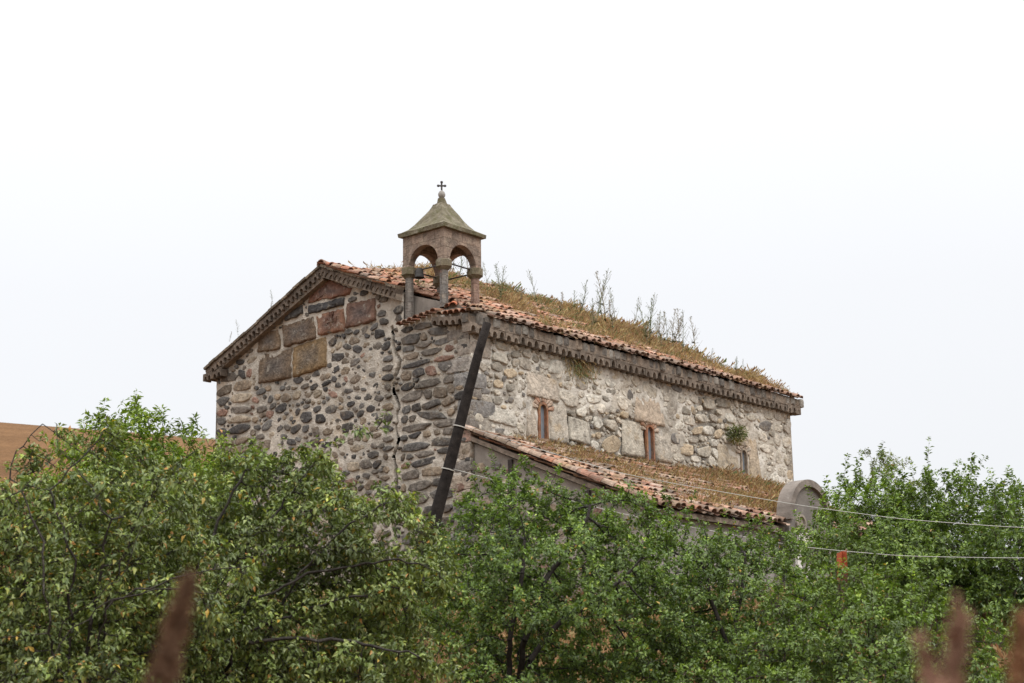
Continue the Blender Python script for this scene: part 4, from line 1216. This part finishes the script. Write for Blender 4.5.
T('broadleaf_tree', 'dark green round tree with forking dark limbs below the aisle roof', 'tree', 'trees below the church', at(512, 712, 18)[:2],
  [ell(545, 565, 105, 80, 18), ell(518, 496, 56, 34, 18), ell(606, 528, 66, 44, 18), ell(562, 502, 40, 26, 18), ell(480, 590, 55, 65, 18), ell(590, 640, 105, 55, 18), ell(655, 560, 38, 45, 18), ell(472, 552, 26, 30, 18), ell(480, 650, 45, 50, 17.6), ell(550, 690, 110, 50, 17.6), ell(540, 590, 90, 60, 17.0)],
  21, M_leaf, G_PLUM, step=.105, n_attr=2868, leaf=.052, wid=.6, shoots=3, per=13, slen=(.08, .17), trunk_h=.55, whips=34, droop=.15, yellow=.012, thin=.0115, barkc=(.04, .034, .03), upb=.4,
  chains=[chain([(510, 640), (520, 590), (524, 540)], 16.95), chain([(530, 660), (560, 620), (600, 600), (640, 560)], 16.9), chain([(525, 640), (545, 580), (575, 545), (590, 505)], 17.0)])
T('broadleaf_tree', 'mid green tree with a ragged top under the aisle eave', 'tree', 'trees below the church', at(735, 712, 19.5)[:2],
  [ell(735, 600, 90, 68, 19.5), ell(690, 545, 42, 34, 19.5), ell(745, 556, 34, 26, 19.5), ell(690, 640, 65, 60, 19.3), ell(805, 632, 36, 34, 19.5), ell(660, 600, 40, 60, 19.5), ell(740, 670, 90, 40, 19.2), ell(720, 700, 110, 45, 19), ell(720, 620, 90, 60, 18.6)],
  34, M_leaf, G_PLUM, step=.11, n_attr=2639, leaf=.054, wid=.58, shoots=3, per=13, slen=(.08, .19), trunk_h=.5, whips=44, droop=.15, yellow=.008, thin=.0115, barkc=(.045, .038, .033), upb=.5,
  chains=[chain([(730, 660), (715, 610), (700, 560)], 18.5), chain([(735, 650), (765, 610), (785, 580)], 18.5), chain([(732, 640), (742, 590), (746, 555)], 18.5)])
T('broadleaf_tree', 'low bushy tree with fresh light shoots in front at bottom right', 'tree', 'trees below the church', at(855, 716, 15.5)[:2],
  [ell(850, 650, 85, 48, 15.5), ell(905, 620, 45, 40, 15.5), ell(795, 640, 50, 45, 15.5), ell(940, 655, 60, 45, 15.5), ell(860, 610, 40, 34, 15.5), ell(1000, 670, 60, 40, 15.4), ell(800, 690, 90, 45, 15.2), ell(900, 690, 120, 45, 15.2), ell(730, 690, 50, 40, 15.4)],
  47, M_leaf, G_LIGHT, step=.09, n_attr=2409, leaf=.052, wid=.56, shoots=3, per=12, slen=(.07, .18), trunk_h=.3, whips=30, droop=.15, yellow=.008, thin=.0112, upb=.4)
T('broadleaf_tree', 'leafy mid green tree right beside the arched grey portal', 'tree', 'trees right of the church', at(860, 650, 28.5)[:2],
  [ell(852, 508, 32, 28, 28.5), ell(875, 520, 34, 32, 28.5), ell(880, 555, 58, 62, 28.5), ell(838, 560, 30, 45, 28.2), ell(910, 530, 30, 34, 28.5), ell(890, 610, 80, 60, 27.5), ell(860, 580, 60, 60, 27.2), ell(830, 610, 40, 40, 28)],
  55, M_leaf, G_LIGHT, step=.17, n_attr=2295, leaf=.09, wid=.52, shoots=3, per=13, slen=(.14, .30), trunk_h=1.0, whips=44, droop=.15, yellow=.004, thin=.0135, upb=.5, whip_len=(.35, .75))
T('broadleaf_tree', 'tall leafy tree with spiky top shoots near the right edge', 'tree', 'trees right of the church', at(965, 660, 28)[:2],
  [ell(962, 518, 46, 32, 28), ell(940, 500, 26, 18, 28), ell(976, 496, 24, 16, 28), ell(920, 530, 30, 24, 28), ell(958, 560, 66, 62, 28), ell(990, 530, 30, 40, 28), ell(960, 620, 90, 60, 27.2), ell(930, 590, 60, 60, 27)],
  63, M_leaf, G_LIGHT, step=.17, n_attr=2524, leaf=.09, wid=.52, shoots=3, per=13, slen=(.14, .30), trunk_h=1.1, whips=50, droop=.15, yellow=.004, thin=.0135, upb=.5, whip_len=(.35, .8))
T('broadleaf_tree', 'leafy tree cut by the right edge of the photo', 'tree', 'trees right of the church', at(1035, 660, 26)[:2],
  [ell(1030, 545, 44, 50, 26), ell(1060, 600, 70, 80, 26), ell(1015, 590, 30, 60, 26), ell(1015, 505, 12, 18, 26)],
  71, M_leaf, G_PLUM, step=.17, n_attr=1606, leaf=.09, wid=.5, shoots=3, per=13, slen=(.14, .30), trunk_h=1.1, whips=24, droop=.15, yellow=.004, thin=.0135, upb=.5, whip_len=(.35, .7))
T('distant_tree', 'small grey green treetop farther back between two leafy trees', 'tree', None, at(895, 640, 46)[:2],
  [ell(893, 474, 16, 9, 46), ell(896, 500, 20, 24, 46), ell(895, 550, 35, 35, 46)],
  77, M_leaf, G_DULL, step=.2, n_attr=963, leaf=.11, wid=.4, shoots=4, per=9, slen=(.14, .30), trunk_h=2.0, whips=12, droop=.2, yellow=0, thin=.0135, upb=.3)
T('hedge_bush', 'dark low bush in the gap between apple trees and round tree', 'bush', None, at(432, 640, 24)[:2],
  [ell(440, 610, 34, 34, 24), ell(400, 612, 45, 34, 24)],
  83, M_leaf, G_PLUM, step=.15, n_attr=872, leaf=.08, wid=.5, shoots=3, per=10, slen=(.15, .3), trunk_h=.3, whips=10, droop=.15, yellow=.03, thin=.012, upb=.3)
print('TREES', stats)

# ------------------------------------------------------------------ grass
def blades(name, P, H, C, lean, wd, mat, parent=None, seed=0, droop=.35):
    r = np.random.RandomState(seed); n = len(P)
    a = r.uniform(0, 2 * math.pi, n); h = np.stack([np.cos(a), np.sin(a), np.zeros(n)], 1)
    b = r.uniform(0, 2 * math.pi, n); s_ = np.stack([np.cos(b), np.sin(b), np.zeros(n)], 1)
    w = (wd * r.uniform(.6, 1.3, n))[:, None] * s_
    l = (lean * r.uniform(.2, 1.4, n) * H)[:, None] * h
    z = np.array([0, 0, 1.0]) * H[:, None]
    V = np.stack([P - w, P + w, P + l * .35 + z * .55 + w * .8, P + l * .35 + z * .55 - w * .8, P + l + z * (1 - droop * r.uniform(0, 1, (n, 1))) + w * .1, P + l + z * (1 - droop * .5) - w * .1], 1).reshape(-1, 3)
    i = np.arange(n)[:, None] * 6
    F = np.concatenate([i + np.array([[0, 1, 2, 3]]), i + np.array([[3, 2, 4, 5]])])
    return npmesh(name, V, F, np.repeat(C, 6, 0), mat, parent)
rg = np.random.RandomState(91)
STRAW = np.array([(.34, .235, .11), (.28, .18, .085), (.42, .31, .16), (.22, .135, .065), (.30, .185, .095)])
GREEN = np.array([(.10, .125, .04), (.13, .14, .05), (.085, .11, .035)])
REDB = np.array([(.22, .10, .05), (.27, .135, .06), (.18, .09, .045), (.30, .19, .085)])
def colours(n, mixw, rr):
    allc = np.concatenate([STRAW, GREEN, REDB]); p = np.concatenate([np.full(5, mixw[0] / 5), np.full(3, mixw[1] / 3), np.full(4, mixw[2] / 4)]); p /= p.sum()
    return allc[rr.choice(len(allc), n, p=p)] * rr.uniform(.75, 1.25, (n, 1))

# roof of the nave, right slope: dense towards the middle and ridge, thin near the belfry
def on_nave(x, y):
    t = np.clip((y - RY0) / (AY - RY0), 0, 1)
    z = RZ0 + (7.90 - RZ0) * t
    z = z - .20 * (1 - sstep(-.2, 3.2, x)) * np.clip(1 - np.abs(y - AY) / 4.4, 0, 1) + .38 * sstep(.8, 4, x) * (1 - sstep(8.5, 13.2, x)) * np.clip((4.75 - np.abs(y - AY)) / 4.5, 0, 1)
    return z + .06
n = 80000
x = rg.uniform(1.0, LX + .15, n); y = rg.uniform(-.24, AY + .25, n)
dens = .22 + .9 * sstep(.36, .58, .6 * vnoise(x * .9 + 2, y * .8 + 3) + .4 * vnoise(x * 3.1, y * 3.1)) ; dens *= sstep(1.4, 3.6, x + y * .25)
dens *= .18 + .82 * sstep(-.2, .12, y + .40 * vnoise(x * 1.6, y * 0) - .2)
k = rg.rand(n) < dens; x, y = x[k], y[k]
P = c2w(np.stack([x, y, on_nave(x, np.minimum(y, AY))], 1))
H = rg.uniform(.06, .19, len(x)) * (.22 + 1.9 * vnoise(x * 1.5, y * 1.5 + 8) ** 2 + .5 * vnoise(x * 5, y * 5))
H = H + .26 * np.exp(-((x - 11.6) / 1.1) ** 2) * rg.rand(len(x)) ** 2 + .2 * np.exp(-((x - 8.5) / 1.6) ** 2) * rg.rand(len(x)) ** 2
gm = sstep(.5, .75, vnoise(x * .6 + 12, y * .7 + 1))
C = np.where((rg.rand(len(x)) < gm * .5)[:, None], colours(len(x), (.3, 1, .1), rg), colours(len(x), (1, .06, .40), rg))
tag(blades('roof_grass', P, H, C, .55, .006, M_grass, seed=1), 'tawny and green grass growing over the tiles of the main roof', 'grass', kind='stuff')
# dry weeds on the aisle roof
n = 45000
x = rg.uniform(.5, LXE - .05, n); y = rg.uniform(LY + .1, -.03, n)
d = .24 * sstep(-3.4, -1.4, y) * sstep(.6, 2.0, x) * sstep(.3, .55, vnoise(x * 1.7 + 3, y * 2.3)) + sstep(.36, .6, vnoise(x * .7 + 21, y * .9 + 5)) * .6 * sstep(.3, 1.6, x - .35 * (y + 2)) + np.exp(-((y + .2) / .4) ** 2) * .35 * sstep(1.5, 3, x)
d += .8 * np.exp(-(((x - 9.8) / 1.9) ** 2 + ((y + .9) / 1.0) ** 2)) + .8 * np.exp(-(((x - 5.8) / 1.2) ** 2 + ((y + 3.2) / .8) ** 2))
k = rg.rand(n) < d; x, y = x[k], y[k]
z = LZT + y * (LZT - LZE) / -LY + .07
H = rg.uniform(.05, .19, len(x)) * (.5 + .9 * vnoise(x * 2.2, y * 2.2)) + .34 * np.exp(-(((x - 9.9) / 1.6) ** 2 + ((y + .8) / 1.0) ** 2)) * rg.uniform(.3, 1.1, len(x)) * (1 - .85 * np.exp(-((x - 10.4) / .9) ** 2) * (y > -1.3)) + .16 * np.exp(-(((x - 5.8) / 1.2) ** 2 + ((y + 3.2) / .8) ** 2))
tag(blades('aisle_roof_grass', c2w(np.stack([x, y, z], 1)), H, colours(len(x), (.8, .15, .7), rg), .6, .010, M_grass, seed=2), 'rusty dry grass and weeds growing on the lower aisle roof', 'grass', kind='stuff')
# meadow between the trees
n = 60000
yy = rg.uniform(9, 33, n); xx = rg.uniform(-.36, .40, n) * yy
# keep out of the church footprint
rel = np.stack([xx - CO[0], yy - CO[1]], 1); lx = rel @ CV[:2]; ly = rel @ CU[:2]
k = ~((lx > -.05) & (ly > LY - .4)) 
xx, yy = xx[k], yy[k]
P = np.stack([xx, yy, gz(xx, yy) - .02], 1)
H = rg.uniform(.15, .5, len(xx)) * (.6 + .9 * vnoise(xx * .8, yy * .8))
tag(blades('meadow_grass', P, H, colours(len(xx), (1, .35, 1.0), rg), .5, .006, M_grass, seed=3), 'dry reddish meadow grass on the slope under the trees', 'grass', kind='stuff')

# tuft under the eave, shrub in the side wall
def tuft(name, label, cat, c, n, R, H, mix, seed, down=False):
    r = np.random.RandomState(seed)
    p = np.stack([r.normal(0, R[0], n), -np.abs(r.normal(0, .05, n)), r.normal(0, R[1], n)], 1) + np.asarray(c)
    w = c2w(p)
    o = blades(name, w, r.uniform(*H, n) * (-1 if down else 1), colours(n, mix, r), .5, .006, M_grass, seed=seed)
    tag(o, label, cat)
    return o
tuft('dry_tuft', 'drooping straw coloured grass tuft rooted in the side wall under the cornice', 'grass tuft', (3.72, -.02, 5.44), 420, (.26, .14), (.12, .34), (1, .45, 0), 4, True)
# leafy shrub
def wall_shrub(c, R, n, seed):
    r = np.random.RandomState(seed); w = c2w(np.asarray(c, float)[None])[0]
    root = empty('wall_shrub', w); tag(root, 'small round green shrub growing out of the side wall above the last window', 'shrub')
    mb = MB()
    for k in range(14):
        d = unit(np.array([r.normal(0, .6), r.normal(-.8, .4), r.normal(.1, .6)])) * R * .9
        mb.tube([(0, 0, -.05), d * .5 + np.array([0, 0, -.02]), d], [.012, .008, .004], 4, (.08, .06, .04))
    o = mb.build('stem', M_bark, root); 
    P = unit(r.normal(size=(n, 3))) * (r.rand(n, 1) ** .45) * np.array([R, R * .8, R * .85]) * (1 + .25 * (r.rand(n, 1) - .5))
    D = unit(P + r.normal(0, .3 * R, (n, 3)) + np.array([0, 0, -.05]))
    C = np.array([(.10, .13, .03), (.13, .15, .04), (.17, .16, .05), (.08, .105, .028)])[r.randint(4, size=n)] * r.uniform(.8, 1.2, (n, 1))
    C[P[:, 2] < -.35 * R] *= np.array([1.5, 1.1, .9])
    leaf_mesh('foliage', P, D, r.normal(size=(n, 3)), .06 * r.uniform(.7, 1.3, n), C, M_leaf, root, wid=.42)
wall_shrub((10.02, -.2, 4.52), .27, 900, 6)

# tall weeds standing on the roof
def weed(seed, h):
    r = np.random.RandomState(seed); mb = MB()
    pts = [np.zeros(3)]; d = np.array([r.normal(0, .12), r.normal(0, .12), 1.0])
    for k in range(7):
        d = unit(d + r.normal(0, .07, 3)); pts.append(pts[-1] + d * h / 7)
    c = np.array([(.16, .165, .095), (.20, .17, .11), (.13, .15, .075), (.19, .15, .095)][seed % 4])
    mb.tube(pts, list(np.linspace(.008, .003, 8)), 4, c)
    for k in range(int(12 + h * 16)):
        t = r.uniform(.25, .97); i = min(int(t * 7), 6); p = pts[i] + (pts[i+1] - pts[i]) * (t * 7 - i)
        a = r.uniform(0, 6.28); L = r.uniform(.08, .30) * (1.2 - t) * h * 1.3
        q = p + np.array([math.cos(a) * .6, math.sin(a) * .6, .8]) * L
        mb.tube([p, (p + q) / 2 + r.normal(0, .006, 3), q], [.003, .0025, .0012], 3, c * 1.05, cap=False)
        for m in range(r.randint(3, 7)):
            s_ = p + (q - p) * r.uniform(.3, 1.05); e1 = unit(r.normal(size=3)); e2 = unit(np.cross(e1, r.normal(size=3))); l_ = r.uniform(.012, .028)
            mb.add([s_, s_ + e1 * l_ * .5 + e2 * l_ * .25, s_ + e1 * l_, s_ + e1 * l_ * .5 - e2 * l_ * .25], [(0, 1, 2, 3)], c * r.uniform(.8, 1.3))
    for m in range(26):
        t = r.uniform(.03, .6); i = min(int(t * 7), 6); s_ = pts[i]
        e1 = unit(np.array([r.normal(), r.normal(), .4])); e2 = unit(np.cross(e1, Zu)); l_ = r.uniform(.05, .1)
        mb.add([s_, s_ + e1 * l_ * .5 + e2 * l_ * .14, s_ + e1 * l_, s_ + e1 * l_ * .5 - e2 * l_ * .14], [(0, 1, 2, 3)], np.array((.10, .13, .05)) * r.uniform(.8, 1.3))
    return mb.build('roof_weed', M_dry)
rw = np.random.RandomState(14)
protos = [weed(s_, h) for s_, h in ((1, .95), (2, .75), (3, .6), (4, 1.05), (5, .45), (6, .8))]
spots = []
for k in range(46):
    if k < 30: x = rw.normal(8.6, 1.5); y = rw.uniform(.8, 3.0); hs = rw.uniform(.75, 1.25)
    elif k < 38: x = rw.uniform(2.6, 4.6); y = rw.uniform(1.8, 4.0); hs = rw.uniform(.6, .95)
    else: x = rw.uniform(10.5, 13.1); y = rw.uniform(.0, 1.6); hs = rw.uniform(.35, .6)
    spots.append((np.clip(x, 2.3, 13.2), y, hs * 1.4))
for k, (x, y, hs) in enumerate(spots):
    o = protos[k] if k < len(protos) else protos[rw.randint(len(protos))].copy()
    if k >= len(protos): COL.objects.link(o)
    o.location = c2w(np.array([[x, y, float(on_nave(np.array(x), np.array(y))) - .02]]))[0]
    o.rotation_euler = (rw.normal(0, .06), rw.normal(0, .06), rw.uniform(0, 6.28)); o.scale = (hs,) * 3
    if k < 30: tag(o, 'thin tall seeding weed standing in the grass over the middle of the roof', 'weed', 'tall weeds over the middle of the roof')
    elif k < 38: tag(o, 'thin weed stalk on the roof ridge just right of the belfry', 'weed', 'weeds on the ridge by the belfry')
    else: tag(o, 'short dry weed near the far right end of the roof', 'weed', 'weeds at the far end of the roof')
for k, (y, dx) in enumerate(((7.55, 0), (7.35, .1), (6.2, .1), (6.05, .0))):
    o = protos[(k + 2) % 6].copy(); COL.objects.link(o)
    o.location = c2w(np.array([[-.1 + dx, y, 7.9 - (y - AY) * .445 + .06]]))[0]; o.scale = (.42,) * 3; o.rotation_euler = (0, 0, k)
    tag(o, 'tiny weed on the left verge of the gable roof', 'weed', 'weeds on the gable verge')

# ------------------------------------------------------------------ leaning pole and wires
pole = empty('utility_pole', (-1.87, 27, float(gz(-1.87, 27))))
tag(pole, 'dark weathered wooden pole leaning across the near corner of the church', 'pole')
pb = np.array(pole.location)
top = at(487, 323, 27.0)
mb = MB(); r = np.random.RandomState(5)
pts = [pb + (top - pb) * t + np.array([r.uniform(-.012, .012), 0, 0]) for t in np.linspace(-.06, 1, 12)]
mb.tube([p - pb for p in pts], list(np.linspace(.135, .072, 12)), 12, (.022, .018, .016))
mb.build('shaft', M_wood, pole, smooth=True)
def on_pole(py):
    ts = np.linspace(0, 1, 400); P = pb + (top - pb) * ts[:, None]
    d = P - EYE; cp, sp = math.cos(PITCH), math.sin(PITCH); dep = d[:, 1] * cp + d[:, 2] * sp; u_ = -d[:, 1] * sp + d[:, 2] * cp
    X = d[:, 0] / dep * FPX; Y = -u_ / dep * FPX
    yy_ = 341.5 + math.sin(ROLL) * X + math.cos(ROLL) * Y
    return P[np.argmin(np.abs(yy_ - py))]
w1, w2 = on_pole(427), on_pole(470)
pdir = unit(top - pb)
for w in (w1, w2):
    mb = MB(); rr = .112 if w is w1 else .12
    mb.tube([w - pb - pdir * .009, w - pb + pdir * .009], rr, 12, (.40, .38, .34)); mb.build('wire_wrap', M_wire, pole)
def wire(name, label, A, pxs, rad):
    mb = MB(); P = [A] + [at(*q) for q in pxs]
    # smooth through the points
    P = np.array(P); tt = np.arange(len(P)); t = np.linspace(0, len(P) - 1, 60)
    Q = np.stack([np.interp(t, tt, P[:, i]) for i in range(3)], 1)
    for _ in range(5): Q[1:-1] = (Q[:-2] + Q[1:-1] * 2 + Q[2:]) / 4
    mb.tube(Q, rad, 6, (.46, .45, .41)); tag(mb.build(name, M_wire), label, 'wire')
off = np.array([.1, -.06, 0])
wire('overhead_wire', 'upper pale cable running from the leaning pole across the aisle roof to the right', w1 + off, [(620, 474, 25.6), (800, 505.5, 24.0), (900, 519, 23.0), (1000, 526.5, 22.0), (1120, 532, 20.8), (1260, 533, 19.5)], .0048)
wire('overhead_wire', 'lower pale cable passing behind the middle trees and out to the right', w2 + off, [(620, 514, 25.6), (800, 547, 24.0), (900, 556, 23.0), (1000, 558, 22.0), (1120, 557, 20.8), (1260, 549, 19.5)], .0048)

# rusty orange sheet among the branches
b = at(838, 558, 23.5); gzb = float(gz(b[0], b[1]))
mb = MB(); V = []
for j in range(9):
    t = j / 8
    for i in range(7):
        s_ = (i / 6 - .5); V.append((s_ * .20 * (1 - .35 * t * (1 + .5 * math.sin(i * 2.1))) + .07 * t, .06 * t + .05 * math.sin(i * 1.4 + j * .3), (b[2] - gzb + .1) * t + .05 * s_ * t))
n0 = len(V); V = V + [(x, y + .012, z) for x, y, z in V]
F = [(j*7+i, j*7+i+1, j*7+i+8, j*7+i+7) for j in range(8) for i in range(6)]
F2 = [(n0+a, n0+d_, n0+c_, n0+b_) for a, b_, c_, d_ in F]
tt_ = np.tile(np.repeat(np.arange(9) / 8, 7), 2)
mb.add(V, F + F2, np.where((tt_ > .84)[:, None], (.40, .095, .04), (.10, .065, .045)))
o = mb.build('metal_sheet', M_rust); o.location = (b[0], b[1], gzb); tag(o, 'bent orange red metal sheet showing between the branches right of the portal', 'metal sheet')

# ------------------------------------------------------------------ dry dry seed heads close to the camera
def dock(label, tip, root_px, Y, R, seed, hl, col=(.15, .085, .05)):
    r = np.random.RandomState(seed)
    T_ = at(*tip, Y); B_ = at(*root_px, Y); g0 = B_ + (B_ - T_) * ((B_[2] - .0) / max(T_[2] - B_[2], .01)) * .35
    g0[2] = float(gz(g0[0], g0[1]))
    root = empty('seed_stalk', g0); tag(root, label, 'plant', 'dry seed heads close to the camera')
    A = np.array([np.zeros(3), (B_ - g0) * .6 + np.array([0, 0, .02]), B_ - g0, T_ - g0])
    mb = MB(); mb.tube(A, [.005, .0045, .004, .0015], 6, np.array(col) * .9); mb.build('stalk', M_dry, root)
    n = hl; t = r.rand(n) ** .8
    p = (B_ - g0) + (T_ - B_) * (t * 1.25 - .25)[:, None]
    prof = R * (.08 + .95 * (1 - t) ** .75) * (.65 + .5 * vnoise(t * 9, t * 0 + seed))
    a = r.uniform(0, 6.28, n); rr = prof * np.sqrt(r.rand(n))
    p = p + np.stack([np.cos(a) * rr, np.sin(a) * rr, r.normal(0, .004, n)], 1)
    D = unit(np.stack([np.cos(a), np.sin(a), r.uniform(-1.2, .6, n)], 1))
    C = np.array([col, np.array(col) * 1.3, np.array(col) * .75])[r.randint(3, size=n)] * r.uniform(.8, 1.2, (n, 1))
    leaf_mesh('seed_head', p, D, r.normal(size=(n, 3)), r.uniform(.005, .009, n), C, M_dry, root, wid=.8)
dock('blurred red brown dry seed head leaning right at bottom left', (190, 578), (163, 672), 1.35, .0105, 1, 900)
dock('blurred tall dry seed head at bottom right, taller of the middle pair', (962, 606), (950, 690), 1.15, .0062, 2, 300, (.27, .155, .105))
dock('blurred small dry seed head at bottom right, left of the taller one', (918, 636), (934, 692), 1.15, .0040, 3, 100, (.29, .165, .115))
dock('blurred dry seed head cut by the right edge of the photo', (1023, 616), (1017, 690), 1.15, .0048, 4, 240, (.24, .12, .06))
